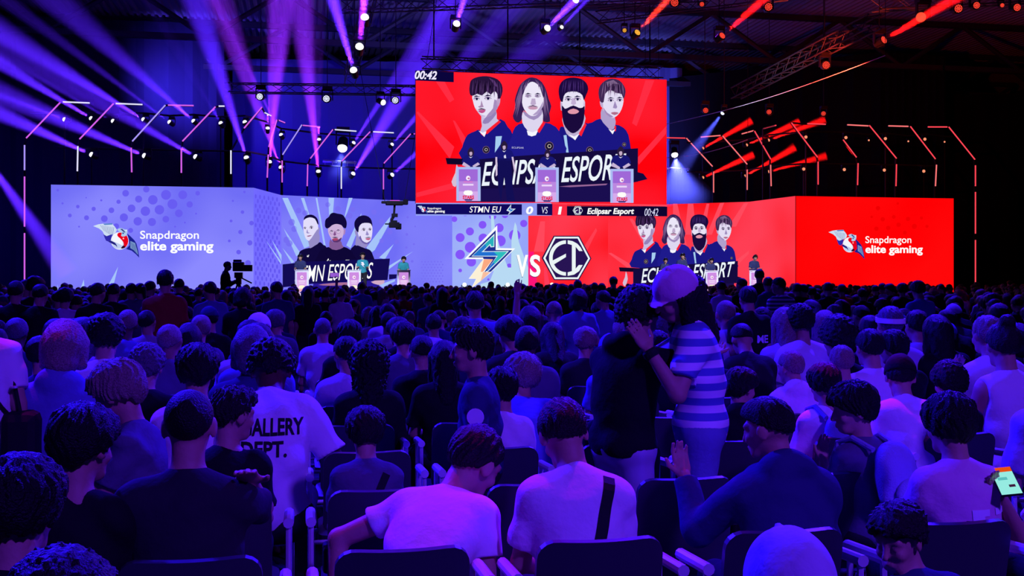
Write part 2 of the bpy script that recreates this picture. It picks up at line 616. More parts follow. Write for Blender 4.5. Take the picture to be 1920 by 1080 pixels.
def winged_emblem(board, parent, T, base=2):
    """a silver winged creature round a white and red ball"""
    wing = [(75, 145), (150, 120), (220, 110), (350, 104), (360, 125), (385, 150), (418, 200), (400, 240), (350, 270), (270, 355), (245, 290), (210, 220), (160, 180)]
    P_ = [(wing, (205, 222, 245), 0),
          ([(220, 112), (352, 104), (354, 124), (240, 130)], (80, 130, 200), 1)]
    for i in range(9):
        x = 170 + i * 24
        P_.append(([(x + 8, 130 + i * 4), (x + 13, 131 + i * 4), (x * 0.55 + 140 + i * 2, 215 + i * 10), (x * 0.55 + 136 + i * 2, 213 + i * 10)], (60, 62, 150), 1))
    P_ += [([(222, 262), (270, 290), (350, 262), (345, 300), (332, 345), (300, 370), (262, 356), (245, 320)], (48, 40, 170), 1),
           ([(565, 250), (620, 300), (670, 350), (700, 400), (725, 500), (738, 600), (690, 550), (630, 500), (550, 475), (600, 420), (590, 340)], (24, 30, 140), 0),
           ([(612, 360), (680, 390), (712, 500), (722, 560), (660, 492), (612, 462)], (118, 150, 200), 1)]
    for i in range(5):
        P_.append(([(625 + i * 14, 380 + i * 10), (629 + i * 14, 380 + i * 10), (640 + i * 16, 470 + i * 18), (636 + i * 16, 470 + i * 18)], (40, 50, 140), 2))
    P_ += [(circ(460, 358, 128, 128, 28), (226, 232, 250), 2),
           (circ(440, 420, 80, 50, 20), (190, 205, 240), 3),
           ([(372, 260), (430, 240), (470, 330), (505, 380), (505, 430), (450, 400), (380, 370), (340, 320)], (244, 246, 255), 4),
           (smooth([(428, 262), (455, 240), (515, 248), (565, 290), (584, 345), (575, 405), (540, 455), (500, 466), (518, 420), (508, 372), (468, 325), (432, 292)], 3), (232, 0, 28), 5),
           (circ(515, 325, 12, 12, 10), (255, 190, 190), 6),
           (smooth([(515, 425), (545, 450), (505, 470), (480, 462)], 3), (50, 0, 40), 6),
           ([(330, 352), (395, 385), (422, 425), (426, 452), (405, 425), (360, 405), (300, 372)], (34, 34, 130), 6),
           (smooth([(430, 192), (480, 176), (520, 190), (565, 205), (572, 240), (552, 285), (512, 298), (482, 285), (492, 245), (440, 215)], 3), (176, 205, 236), 7),
           ([(540, 205), (570, 195), (560, 225)], (230, 240, 255), 8), (circ(512, 250, 14, 12, 10), (40, 90, 170), 8), ([(470, 190), (500, 186), (545, 235), (530, 240)], (50, 60, 130), 8)]
    pic(board, 'winged_emblem', P_, parent, base, T)


T_left = lambda x, y: (165 + x / 7.68, 405 + y / 7.68)
T_right = lambda x, y: (1553 + (x / 7.68 + 165 - 174.8) * 0.782, 435.4 + (y / 7.68 + 405 - 423.9) * 0.854)
for B, par, T in ((B_left, left, T_left), (B_right, right, T_right)):
    winged_emblem(B, par, T)
    lettering(B, 'Snapdragon', bq(752, 212, 1598, 366), WHITE, par, 3, 0.012, 0, T)
    lettering(B, 'elite gaming', bq(752, 364, 1808, 538), WHITE, par, 3, 0.028, 0, T)
pic(B_right, 'dot_pattern', [(circ(1400 + x / 3.375, 340 + y / 3.375, r / 3.375, n=12), (240, 0, 2), 0) for x, y, r in ((830, 170, 14), (860, 240, 14), (930, 225, 12), (1020, 238, 14), (960, 275, 14), (1060, 285, 16), (895, 295, 14), (1000, 325, 12), (1105, 232, 10), (1140, 285, 10), (820, 300, 14), (790, 225, 8), (955, 140, 8))], right)
pic(B_side, 'dot_pattern', [(circ(479 + 8 * i + (4 if j % 2 else 0), 368 + 9 * j + 1.2 * i, 1.6, 4.2, 12), (98, 86, 240), 0) for i in range(6) for j in range(20) if 478 < 479 + 8 * i + (4 if j % 2 else 0) < 525], side)
pic(B_side, 'spike_pattern', [([(497, 450), (526, 490), (526, 496)], PALE, 1), ([(509, 450), (527, 490), (527, 478)], PALE, 1)], side)

# left team picture
cL = lambda x, y: (520 + x / 6.352, 390 + y / 6.352)
rays = [[(58, -150), (125, -150), (390, 450), (320, 480)], [(280, -150), (318, -150), (380, 80), (350, 85)], [(455, -150), (475, -150), (580, 480), (552, 450)], [(608, -150), (676, -150), (660, 80), (615, 90)], [(850, -150), (895, -150), (830, 60), (790, 140)], [(1000, 60), (820, 445), (872, 480), (990, 180)], [(1345, 100), (1290, 170), (1060, 470), (1100, 545), (1160, 500), (1330, 190)], [(1385, 430), (1210, 590), (1280, 612)], [(1618, 515), (1310, 700), (1320, 735)], [(50, 190), (76, 245), (280, 545), (225, 575)], [(60, 475), (200, 640), (170, 660)], [(1210, 915), (1400, 848), (1400, 872), (1250, 945)], [(1210, 975), (1425, 940), (1405, 985), (1230, 1010)]]
pic(B_lw, 'spike_pattern', [([(max(x, 50), max(y, -120)) for x, y in r], PALE, 0) for r in rays], lw, 1, cL)
ld = [(600, -40, 30), (720, 10, 34), (860, 90, 36), (1150, 50, 32), (1240, 160, 34), (1340, 285, 32), (1240, 390, 28), (1420, 405, 26), (1540, 315, 16), (1550, 110, 14), (1625, 430, 12), (1605, 635, 16), (1535, 470, 14), (1210, 560, 24), (250, 30, 34), (170, 170, 40), (110, 380, 40), (140, 420, 40), (330, 60, 34), (200, 250, 36), (900, 20, 30), (1640, 220, 10)]
ld += [(1720 + 38 * i + 19 * (j % 2), 640 + 34 * j, 9) for i in range(7) for j in range(8)]
pic(B_lw, 'dot_pattern', [(circ(x, y, r, n=14), (118, 110, 244), 0) for x, y, r in ld], lw, 1, cL)
SK, SKD, INK, NAVY = (226, 220, 250), (150, 140, 200), (16, 8, 60), (22, 18, 110)


def eyes(pts, s=1.0, ink=INK):
    out = []
    for x, y, w in pts:
        out.append((smooth([(x - w * 1.25, y - w * 0.1), (x - w * 0.2, y - w * 0.75), (x + w * 1.2, y - w * 0.15), (x, y + w * 0.5)], 2), (150, 124, 170), 4))
        out.append((smooth([(x - w, y), (x, y - w * 0.45), (x + w, y), (x, y + w * 0.4)], 2), (236, 232, 248), 5))
        out.append((circ(x, y - w * 0.05, w * 0.42, w * 0.4, 10), ink, 6))
        out.append(([(x - w * 1.05, y), (x, y - w * 0.52), (x + w * 1.05, y), (x, y - w * 0.3)], ink, 6))
        out.append(([(x - w * 1.35, y - w * 0.7), (x - w * 0.2, y - w * 1.35), (x + w * 1.35, y - w * 0.8), (x, y - w * 0.85)], ink, 6))
    return out


L1 = [(smooth([(250, 560), (275, 510), (330, 485), (380, 475), (440, 450), (505, 405), (545, 440), (590, 480), (600, 700), (250, 700)], 2), INK, 0),
      (smooth([(370, 380), (440, 350), (490, 290), (500, 400), (440, 450), (385, 480), (375, 440)], 2), SKD, 1),
      (smooth([(305, 180), (315, 140), (380, 110), (440, 125), (475, 175), (482, 240), (478, 300), (450, 350), (410, 385), (370, 392), (335, 365), (315, 310), (305, 250)], 2), SK, 2),
      (smooth([(440, 300), (478, 250), (480, 310), (450, 352), (410, 387), (372, 394), (400, 360)], 2), SKD, 3),
      (smooth([(310, 145), (315, 110), (350, 85), (400, 80), (445, 100), (475, 140), (484, 200), (468, 185), (440, 130), (380, 112), (330, 128)], 2), INK, 4),
      (smooth([(482, 235), (497, 235), (492, 290), (480, 290)], 2), SKD, 3), ([(350, 250), (360, 290), (385, 298), (355, 304), (340, 296)], SKD, 3), (smooth([(345, 335), (375, 326), (405, 326), (370, 342)], 2), (150, 90, 140), 3),
      ([(345, 580), (352, 560), (360, 575), (366, 558), (374, 558), (364, 585)], WHITE, 3)] + eyes([(322, 245, 15), (398, 240, 20)])
L3 = [(smooth([(860, 520), (900, 460), (940, 440), (1040, 480), (1100, 500), (1135, 560), (1150, 700), (860, 700)], 2), INK, 0),
      (smooth([(945, 310), (975, 370), (1040, 430), (1075, 430), (1040, 478), (960, 445), (925, 440)], 2), SKD, 1),
      (smooth([(960, 240), (1000, 185), (1060, 172), (1110, 190), (1128, 240), (1122, 330), (1100, 400), (1060, 430), (1010, 410), (970, 350), (955, 300)], 2), SK, 2),
      (smooth([(985, 330), (1005, 385), (1060, 415), (1105, 385), (1095, 412), (1055, 433), (1005, 412), (970, 355)], 2), (110, 96, 170), 3),
      (smooth([(910, 190), (920, 150), (960, 105), (1020, 88), (1080, 105), (1115, 150), (1126, 225), (1105, 188), (1060, 178), (1000, 185), (965, 230), (958, 290), (930, 265), (915, 230)], 2), INK, 4),
      (smooth([(915, 275), (940, 265), (952, 320), (932, 335)], 2), SKD, 3), ([(1060, 270), (1085, 315), (1075, 328), (1045, 322)], SKD, 3), (smooth([(1040, 368), (1075, 358), (1108, 362), (1080, 384)], 2), (190, 90, 130), 3), (smooth([(1035, 355), (1075, 344), (1110, 352), (1075, 354)], 2), INK, 4)] + eyes([(1022, 265, 20), (1095, 262, 18)])
L2 = [(smooth([(460, 700), (475, 560), (510, 500), (600, 465), (680, 500), (770, 460), (860, 500), (900, 560), (935, 700)], 2), (14, 6, 54), 1),
      (smooth([(620, 370), (650, 405), (740, 390), (760, 440), (775, 470), (690, 502), (608, 470)], 2), (130, 90, 150), 2),
      (smooth([(590, 250), (620, 205), (690, 190), (750, 205), (778, 260), (770, 330), (745, 380), (700, 408), (650, 400), (620, 350), (600, 310)], 2), (206, 176, 218), 3),
      (smooth([(640, 370), (700, 385), (750, 350), (740, 388), (700, 410), (650, 402)], 2), (90, 50, 110), 4),
      (smooth([(552, 190), (560, 140), (600, 105), (615, 75), (650, 58), (700, 68), (760, 82), (795, 125), (812, 180), (802, 240), (772, 235), (745, 205), (690, 192), (640, 205), (605, 235), (575, 245), (555, 225)], 3), INK, 5),
      (smooth([(780, 250), (798, 255), (792, 310), (775, 320)], 2), (170, 130, 190), 4), ([(672, 270), (688, 320), (670, 332), (652, 322)], (130, 80, 140), 4), (smooth([(640, 372), (672, 358), (708, 364), (700, 386), (660, 390)], 2), (170, 70, 110), 5), (smooth([(636, 352), (672, 344), (712, 352), (672, 356)], 2), INK, 5),
      (circ(635, 290, 26, 22, 14), (150, 110, 170), 4), (circ(635, 290, 22, 18, 14), (214, 186, 224), 5), (circ(712, 284, 28, 22, 14), (150, 110, 170), 4), (circ(712, 284, 24, 18, 14), (214, 186, 224), 5),
      ([(570, 640), (595, 598), (605, 640), (596, 615), (580, 640)], WHITE, 4), ([(606, 630), (622, 622), (618, 638)], WHITE, 4), ([(800, 618), (845, 618), (845, 630), (795, 630)], WHITE, 4)] + [(p, c, 6) for p, c, l in eyes([(632, 284, 15), (710, 276, 15)])]
pic(B_lw, 'player_portrait', L1, lw, 2, cL)
pic(B_lw, 'player_portrait', L3, lw, 2, cL)
pic(B_lw, 'player_portrait', L2, lw, 8, cL)
pic(B_lw, 'banner_picture', [([(410, 880), (830, 860), (1180, 850), (1205, 980), (1190, 1038), (410, 1038)], (40, 24, 150), 0),
                             (smooth([(470, 915), (620, 895), (830, 885), (830, 915), (620, 925)], 2), (170, 110, 150), 1), (smooth([(1095, 880), (1200, 856), (1255, 862), (1245, 900), (1180, 915)], 2), (210, 170, 200), 1),
                             ([(45, 672), (330, 640), (1320, 603), (1292, 858), (1030, 868), (420, 900), (45, 945)], (18, 10, 84), 2), ([(1310, 790), (1402, 790), (1396, 838), (1310, 852)], (18, 10, 84), 2)], lw, 15, cL)
lettering(B_lw, 'STMN ESPORTS', [(200, 690), (1120, 648), (1098, 840), (185, 890)], WHITE, lw, 19, 0.002, 0.1, cL)

# the two emblems in the middle
cM = lambda x, y: (860 + x / 7.385, 415 + y / 7.385)
md = [(155, 140, 56), (330, 48, 54), (20, 225, 62), (160, 360, 76), (20, 460, 66), (340, 235, 66), (560, 90, 62), (575, 270, 76), (175, 560, 66), (775, 195, 80), (700, 620, 36), (20, 680, 26), (410, 805, 16)]
md += [(-60, -30, 40), (90, -120, 50), (470, -70, 50), (640, -90, 46), (900, 30, 50), (900, -150, 46)]
pic(B_mid, 'dot_pattern', [(circ(x, y, r, n=18), (132, 84, 250), 0) for x, y, r in md], mid, 1, cM)
pic(B_mid, 'splash_pattern', [(smooth([(440, -150), (478, -150), (495, 60), (560, 330), (680, 640), (725, 640), (730, 250), (778, 12), (800, 60), (830, 280), (900, 480), (962, 640), (962, 1012), (330, 1012), (300, 868), (430, 830), (480, 700), (460, 300)], 1), (184, 218, 244), 0), ([(300, 868), (330, 1012), (60, 1012), (160, 930)], (150, 165, 250), 1)], mid, 2, cM)
pic(B_mid, 'lightning_emblem', [([(530, 55), (535, 370), (780, 375), (430, 720), (162, 940), (237, 798), (135, 795), (335, 525), (75, 522)], (250, 252, 255), 0),
                               ([(508, 122), (508, 398), (738, 400), (440, 700), (352, 700), (472, 526), (340, 522), (332, 500), (128, 500)], (30, 44, 140), 1),
                               ([(335, 526), (470, 526), (334, 700), (432, 706), (300, 828), (172, 926), (244, 798), (145, 788)], (252, 240, 214), 1), ([(345, 526), (470, 526), (334, 696), (300, 700)], (250, 170, 130), 2), ([(334, 700), (432, 706), (300, 828)], (248, 190, 160), 2),
                               ([(490, 172), (488, 356), (436, 360), (426, 330), (340, 415), (690, 412), (640, 465), (395, 700), (368, 700), (520, 488), (172, 486), (330, 330)], (225, 245, 250), 2),
                               ([(480, 200), (478, 345), (446, 348), (430, 312), (330, 410), (255, 470), (185, 478), (335, 335)], (34, 120, 205), 3), ([(480, 200), (478, 345), (446, 348), (430, 312), (380, 360), (360, 315)], (40, 178, 190), 4),
                               ([(330, 425), (665, 420), (625, 465), (390, 690), (374, 690), (535, 478), (190, 478), (250, 430)], (34, 112, 210), 3), ([(480, 425), (665, 420), (625, 465), (500, 585), (470, 575), (535, 478)], (46, 190, 190), 4)], mid, 5, cM)
lettering(B_mid, 'V', bq(795, 472, 955, 776), (30, 20, 120), mid, 6, 0.03, 0, cM, 'lettering_shadow')
lettering(B_mid, 'V', bq(795, 465, 955, 768), WHITE, mid, 8, 0.03, 0, cM)
lettering(B_mid, 'S', bq(980, 470, 1125, 776), (60, 0, 80), mr, 6, 0.03, 0, cM, 'lettering_shadow')
lettering(B_mid, 'S', bq(980, 462, 1125, 768), WHITE, mr, 8, 0.03, 0, cM)
pic(B_mid, 'streak_pattern', [([(1130, 0), (1195, 0), (1180, 420), (1040, 420)], (255, 72, 92), 0), ([(1900, 90), (1915, 130), (1700, 560), (1640, 500)], (255, 62, 80), 0), ([(966, 420), (1040, 420), (1100, 1012), (966, 1012)], (255, 20, 120), 0), ([(1180, 640), (1210, 640), (1290, 1000), (1190, 1000)], (255, 60, 90), 0)], mr, 1, cM)


def hexagon(board, par, base, T):
    arc = circ(1480, 508, 236, 245, 20, 90, 270) + circ(1480, 508, 186, 196, 20, 270, 90)
    arc = [(min(x, 1478), y) for x, y in arc]
    pic(board, 'hexagon_emblem', [([(1145, 510), (1310, 200), (1665, 200), (1832, 515), (1660, 814), (1315, 814)], (36, 14, 66), 0), ([(1166, 510), (1320, 214), (1655, 214), (1814, 515), (1650, 800), (1324, 800)], (235, 245, 250), 1), ([(1195, 510), (1334, 238), (1640, 238), (1786, 515), (1636, 776), (1340, 776)], (40, 20, 84), 2),
                                  (arc, (235, 245, 245), 3), ([(1290, 545), (1478, 448), (1478, 495), (1315, 595)], (235, 245, 245), 3),
                                  ([(1502, 262), (1570, 275), (1635, 310), (1680, 360), (1708, 412), (1660, 412), (1612, 352), (1612, 655), (1655, 605), (1710, 605), (1660, 690), (1590, 738), (1502, 755), (1502, 706), (1560, 690), (1560, 328), (1502, 312)], (235, 245, 245), 3)], par, base, T)


hexagon(B_mid, mr, 5, cM)

# the four players, as shown on the hanging screen and again on the red wall
c5 = lambda x, y: (760 + x / 3.6, 120 + y / 3.6)
cW = lambda x, y: (1265.6 + (760 + x / 3.6 - 997.5) * 0.62, 428.5 + (120 + y / 3.6 - 186.7) * 0.655)
NB = (26, 22, 130)
HR = (40, 20, 60)


def crest(x, y, r):
    return [(circ(x, y, r, r * 1.05, 14), (120, 90, 110), 4), (circ(x, y, r * 0.86, r * 0.9, 14), (20, 14, 50), 5), (circ(x, y, r * 0.5, r * 0.5, 6), (190, 180, 160), 6), (circ(x, y, r * 0.32, r * 0.32, 6), (20, 14, 50), 7)]


def strands(pts, col, lay, n=9, w=4.0):
    """locks of hair running between two edges: pts = (x0, y0, x1, y1) top line and (x2, y2, x3, y3) tip line"""
    (x0, y0, x1, y1), (x2, y2, x3, y3) = pts
    out = []
    for i in range(n):
        t = (i + 0.5) / n
        ax, ay, bx, by = x0 + (x1 - x0) * t, y0 + (y1 - y0) * t, x2 + (x3 - x2) * t, y2 + (y3 - y2) * t
        j = math.sin(i * 2.3) * 7
        mx, my = (ax + bx) / 2 + j, (ay + by) / 2
        out.append(([(ax, ay), (mx + w * 0.5, my), (bx + j, by), (mx - w * 0.5, my)], col, lay))
    return out


Q1 = [(smooth([(380, 640), (385, 560), (398, 520), (420, 478), (470, 455), (500, 445), (530, 490), (640, 372), (690, 425), (725, 480), (735, 640)], 2), NB, 0),
      (smooth([(512, 352), (560, 362), (612, 318), (616, 370), (630, 390), (560, 440), (528, 482), (505, 455), (516, 420)], 2), (200, 190, 225), 1),
      (smooth([(540, 362), (600, 320), (612, 340), (560, 400), (520, 400)], 2), (150, 130, 185), 2),
      (smooth([(452, 215), (500, 185), (560, 180), (612, 190), (624, 230), (628, 280), (608, 320), (575, 350), (540, 362), (510, 352), (488, 325), (468, 295), (455, 250)], 2), (232, 226, 246), 2),
      (smooth([(600, 240), (628, 270), (608, 322), (570, 352), (542, 363), (560, 335), (590, 300)], 2), (166, 140, 190), 3), (smooth([(618, 228), (637, 226), (638, 260), (625, 290), (615, 280)], 2), (190, 160, 200), 3),
      ([(512, 245), (522, 278), (528, 292), (500, 297), (488, 290), (506, 282)], (170, 140, 180), 3), (smooth([(490, 318), (510, 311), (540, 313), (528, 330), (508, 333)], 2), (196, 80, 140), 4), (smooth([(486, 311), (512, 300), (544, 311), (512, 309)], 2), (60, 30, 70), 4),
      (smooth([(430, 180), (432, 150), (440, 115), (470, 95), (520, 85), (570, 88), (620, 106), (648, 140), (654, 185), (640, 232), (622, 235), (618, 205), (598, 185), (575, 210), (548, 188), (515, 215), (485, 203), (462, 214), (438, 214)], 2), HR, 5),
      ([(560, 95), (600, 115), (625, 160), (600, 150), (580, 120)], (86, 52, 110), 6),
      ([(492, 452), (520, 465), (548, 452), (532, 494)], (245, 245, 255), 4), ([(540, 455), (630, 382), (644, 392), (550, 476)], (250, 30, 50), 4), ([(608, 490), (650, 488), (640, 545), (602, 600)], (165, 205, 240), 4)] + crest(543, 580, 24) + eyes([(480, 240, 19), (556, 237, 21)]) + strands(((450, 105, 640, 120), (440, 225, 645, 235)), (88, 56, 112), 6, 13, 6) + strands(((470, 100, 600, 100), (455, 222, 600, 205)), (20, 8, 34), 7, 9, 7) + [(smooth([(470, 290), (505, 340), (545, 352), (520, 358), (490, 330)], 2), (200, 184, 222), 3)]
Q4 = [(smooth([(1205, 640), (1215, 430), (1260, 395), (1315, 370), (1350, 410), (1390, 450), (1415, 410), (1470, 430), (1505, 480), (1525, 600), (1530, 640)], 2), NB, 0),
      (smooth([(1325, 300), (1360, 345), (1412, 360), (1415, 420), (1390, 448), (1355, 420), (1318, 370)], 2), (176, 160, 205), 1),
      (smooth([(1322, 225), (1345, 185), (1390, 170), (1450, 185), (1470, 230), (1466, 280), (1445, 330), (1410, 362), (1380, 360), (1345, 325), (1325, 290)], 2), (228, 220, 244), 2), (smooth([(1330, 290), (1360, 330), (1400, 356), (1380, 361), (1345, 327)], 2), (160, 140, 190), 3), (smooth([(1310, 255), (1328, 250), (1332, 292), (1318, 290)], 2), (190, 170, 210), 3),
      (smooth([(1300, 200), (1310, 150), (1345, 115), (1390, 101), (1440, 113), (1472, 150), (1483, 190), (1470, 238), (1455, 205), (1420, 198), (1380, 178), (1345, 205), (1335, 260), (1312, 255)], 2), (66, 40, 84), 5), ([(1350, 125), (1400, 110), (1440, 140), (1400, 135), (1365, 160)], (128, 100, 140), 6),
      ([(1412, 250), (1428, 292), (1420, 303), (1398, 298)], (160, 140, 190), 3), (smooth([(1384, 332), (1410, 325), (1438, 332), (1410, 346)], 2), (176, 110, 140), 3), ([(1368, 440), (1392, 452), (1415, 440), (1396, 476)], (245, 245, 255), 4), ([(1408, 420), (1420, 420), (1418, 455), (1408, 455)], (250, 30, 50), 4)] + crest(1474, 545, 14) + eyes([(1384, 250, 18), (1444, 248, 18)]) + strands(((1330, 118, 1465, 130), (1312, 235, 1474, 220)), (128, 98, 140), 7, 12, 6) + strands(((1350, 112, 1450, 122), (1340, 205, 1460, 205)), (34, 16, 50), 8, 9, 6)
Q3 = [(smooth([(1005, 640), (1030, 480), (1045, 425), (1080, 440), (1110, 490), (1150, 500), (1195, 440), (1215, 400), (1290, 440), (1325, 500), (1345, 640)], 2), NB, 0),
      (smooth([(1060, 330), (1200, 330), (1200, 420), (1150, 500), (1100, 490), (1070, 440)], 2), (190, 175, 210), 1),
      (smooth([(1048, 240), (1065, 200), (1120, 185), (1180, 195), (1202, 240), (1203, 290), (1190, 330), (1130, 360), (1065, 330), (1050, 290)], 2), (232, 226, 246), 2), (smooth([(1042, 260), (1054, 258), (1056, 310), (1045, 315)], 2), (190, 170, 210), 2), (smooth([(1196, 255), (1208, 258), (1206, 310), (1198, 315)], 2), (190, 170, 210), 2),
      (smooth([(1050, 285), (1070, 305), (1090, 300), (1128, 284), (1166, 300), (1190, 298), (1204, 290), (1200, 370), (1180, 432), (1140, 467), (1110, 466), (1075, 430), (1057, 380)], 2), (26, 10, 60), 4), (smooth([(1090, 322), (1128, 305), (1166, 322), (1150, 338), (1125, 342), (1100, 338)], 2), (226, 150, 170), 5),
      (smooth([(1030, 170), (1045, 130), (1080, 103), (1130, 96), (1180, 106), (1215, 133), (1228, 175), (1212, 218), (1198, 250), (1188, 215), (1150, 192), (1090, 194), (1064, 220), (1056, 260), (1040, 250), (1030, 210)], 2), (28, 10, 62), 5),
      ([(1120, 235), (1112, 272), (1130, 282), (1148, 272), (1140, 235)], (196, 176, 214), 3), ([(1096, 478), (1135, 492), (1170, 472), (1140, 518)], (245, 245, 255), 4), ([(1163, 475), (1205, 403), (1217, 413), (1182, 492)], (250, 30, 50), 4), ([(1062, 485), (1082, 482), (1096, 600), (1080, 600)], (165, 205, 240), 4)] + crest(1238, 585, 24) + eyes([(1094, 246, 20), (1156, 244, 20)]) + strands(((1060, 108, 1200, 110), (1045, 205, 1205, 205)), (66, 40, 110), 7, 14, 6)
Q2 = [(smooth([(795, 120), (830, 98), (870, 100), (915, 128), (945, 185), (960, 240), (978, 290), (965, 340), (970, 393), (925, 392), (905, 330), (790, 320), (785, 370), (760, 400), (735, 390), (720, 355), (738, 300), (733, 250), (750, 190), (770, 145)], 2), (52, 30, 84), 0),
      (smooth([(685, 640), (710, 500), (735, 430), (785, 405), (820, 450), (850, 490), (890, 450), (930, 400), (1010, 430), (1045, 500), (1065, 640)], 2), (30, 26, 140), 1),
      (smooth([(785, 330), (830, 358), (880, 350), (918, 320), (920, 395), (895, 440), (850, 472), (815, 450), (783, 400)], 2), (222, 214, 240), 2), (smooth([(790, 318), (830, 350), (880, 346), (915, 312), (912, 345), (860, 384), (800, 352)], 2), (160, 140, 190), 3),
      (smooth([(788, 200), (800, 150), (825, 125), (865, 122), (900, 148), (920, 205), (926, 265), (912, 310), (885, 345), (855, 358), (825, 348), (795, 312), (780, 265)], 2), (236, 230, 248), 4), (smooth([(884, 345), (912, 310), (924, 255), (905, 290), (880, 325), (850, 352)], 2), (176, 156, 200), 5),
      ([(845, 240), (836, 278), (855, 287), (874, 278), (868, 240)], (190, 170, 205), 5), (smooth([(820, 300), (852, 293), (886, 300), (872, 313), (835, 313)], 2), (200, 150, 180), 5), (smooth([(815, 298), (852, 284), (890, 298), (852, 292)], 2), (90, 60, 100), 5),
      ([(812, 455), (850, 467), (890, 450), (872, 486), (845, 494), (820, 486)], (245, 245, 255), 5), ([(880, 457), (920, 396), (936, 406), (896, 472)], (250, 30, 50), 5)] + [(p, c, l + 2) for p, c, l in crest(962, 560, 30)] + [(p, c, 6) for p, c, l in eyes([(822, 226, 18), (886, 226, 18)])] + strands(((800, 110, 780, 130), (745, 370, 728, 340)), (120, 92, 140), 1, 6, 8) + strands(((905, 125, 940, 180), (935, 380, 968, 330)), (120, 92, 140), 1, 6, 8) + [(smooth([(812, 108), (850, 100), (900, 118), (935, 190), (922, 235), (900, 165), (865, 132), (835, 130), (805, 160), (786, 215), (782, 160)], 2), (52, 30, 84), 6)] + strands(((840, 104, 800, 130), (800, 160, 784, 210)), (128, 100, 150), 7, 4, 5) + strands(((860, 104, 915, 140), (890, 150, 922, 225)), (128, 100, 150), 7, 5, 5)


def banner(T, board, par, base, red):
    pic(board, 'banner_picture', [([(265, 640), (500, 650), (500, 690), (275, 682)], (16, 6, 40), 1), (smooth([(340, 680), (330, 740), (305, 800), (330, 835), (360, 760)], 2), (214, 190, 214), 0),
                                  ([(420, 655), (700, 630), (1555, 575), (1552, 800), (1020, 830), (420, 850)], (20, 10, 62), 2), ([(420, 830), (1020, 826), (1515, 800), (1500, 935), (400, 935)], (26, 14, 80), 1), ([(1552, 735), (1590, 745), (1618, 782), (1520, 806)], (20, 10, 62), 2), ([(1025, 832), (1100, 824), (1350, 812), (1340, 822), (1100, 836)], (150, 100, 150), 3)], par, base, T)


# hanging screen
hang = screen('hanging_screen', 'big red screen hung over the stage with four navy-shirted players and a score bar', [(779.5, HD0), (1250, HD1)], REDH, None, P(779.5, 381, HD0).z, P(779.5, 132.5, HD0).z)
H = B_hang
pic(H, 'streak_pattern', [([(760 + a / 3.6, 120 + b / 3.6) for a, b in q], (255, 44, 66), 0) for q in ([(75, 330), (85, 320), (330, 560), (300, 640)], [(320, 380), (335, 385), (420, 520), (390, 560)], [(75, 900), (75, 870), (330, 800), (330, 840)], [(200, 110), (260, 110), (330, 240), (300, 260)], [(1560, 640), (1760, 420), (1760, 470), (1575, 680)], [(1620, 110), (1680, 110), (1560, 420), (1530, 400)])], hang)
for q, b in ((Q4, 2), (Q1, 2), (Q3, 9), (Q2, 16)):
    pic(H, 'player_portrait', q, hang, b, c5)
banner(c5, H, hang, 26, True)
lettering(H, 'ECLIPSAR ESPORT', [(520, 668), (1475, 608), (1458, 786), (506, 830)], (236, 244, 252), hang, 30, 0.012, 0.12, c5)
lettering(H, 'ECLIPSAR', [(710, 564), (790, 566), (790, 578), (710, 576)], (200, 200, 230), hang, 26, 0.0, 0, c5)
pods = []
for x0, y0, x1, y1 in ((335, 702, 497, 930), (863, 705, 1020, 937), (1365, 715, 1520, 942)):
    w, h = x1 - x0, y1 - y0
    pods += [(rect(x0, y0, x1, y1), (172, 188, 244), 0), (rect(x0 + 0.1 * w, y0 + 0.07 * h, x1 - 0.12 * w, y1), (160, 104, 216), 1), (rect(x0 + 0.1 * w, y0 + 0.42 * h, x1 - 0.12 * w, y1), (188, 136, 224), 2), (rect(x0 + 0.1 * w, y0 + 0.72 * h, x1 - 0.12 * w, y1), (214, 170, 236), 3),
             (circ(x0 + 0.48 * w, y0 + 0.33 * h, 0.09 * w, 0.07 * h, 12), (250, 240, 255), 4), (circ(x0 + 0.5 * w, y0 + 0.34 * h, 0.05 * w, 0.03 * h, 8), (196, 110, 170), 5), (rect(x0 + 0.26 * w, y0 + 0.5 * h, x0 + 0.7 * w, y0 + 0.55 * h), (236, 214, 250), 4), (rect(x0 + 0.3 * w, y0 + 0.43 * h, x0 + 0.66 * w, y0 + 0.455 * h), (230, 120, 200), 4),
             (smooth([(x0 + 0.3 * w, y0 + 0.8 * h), (x0 + 0.34 * w, y0 + 0.7 * h), (x0 + 0.62 * w, y0 + 0.7 * h), (x0 + 0.66 * w, y0 + 0.8 * h), (x0 + 0.5 * w, y0 + 0.84 * h)], 2), (255, 255, 250), 4), ([(x0 + 0.3 * w, y0 + 0.95 * h), (x0 + 0.68 * w, y0 + 0.95 * h), (x0 + 0.62 * w, y0 + 0.99 * h), (x0 + 0.36 * w, y0 + 0.99 * h)], (30, 30, 110), 4)]
for i in range(3):
    pic(H, 'podium_picture', pods[i * len(pods) // 3:(i + 1) * len(pods) // 3], hang, 36, c5)
for x0, y0, x1, y1 in ((335, 702, 497, 930), (863, 705, 1020, 937), (1365, 715, 1520, 942)):
    w, h = x1 - x0, y1 - y0
    lettering(H, 'STARS', bq(x0 + 0.25 * w, y0 + 0.84 * h, x0 + 0.72 * w, y0 + 0.95 * h), (226, 40, 80), hang, 42, 0.05, 0, c5)


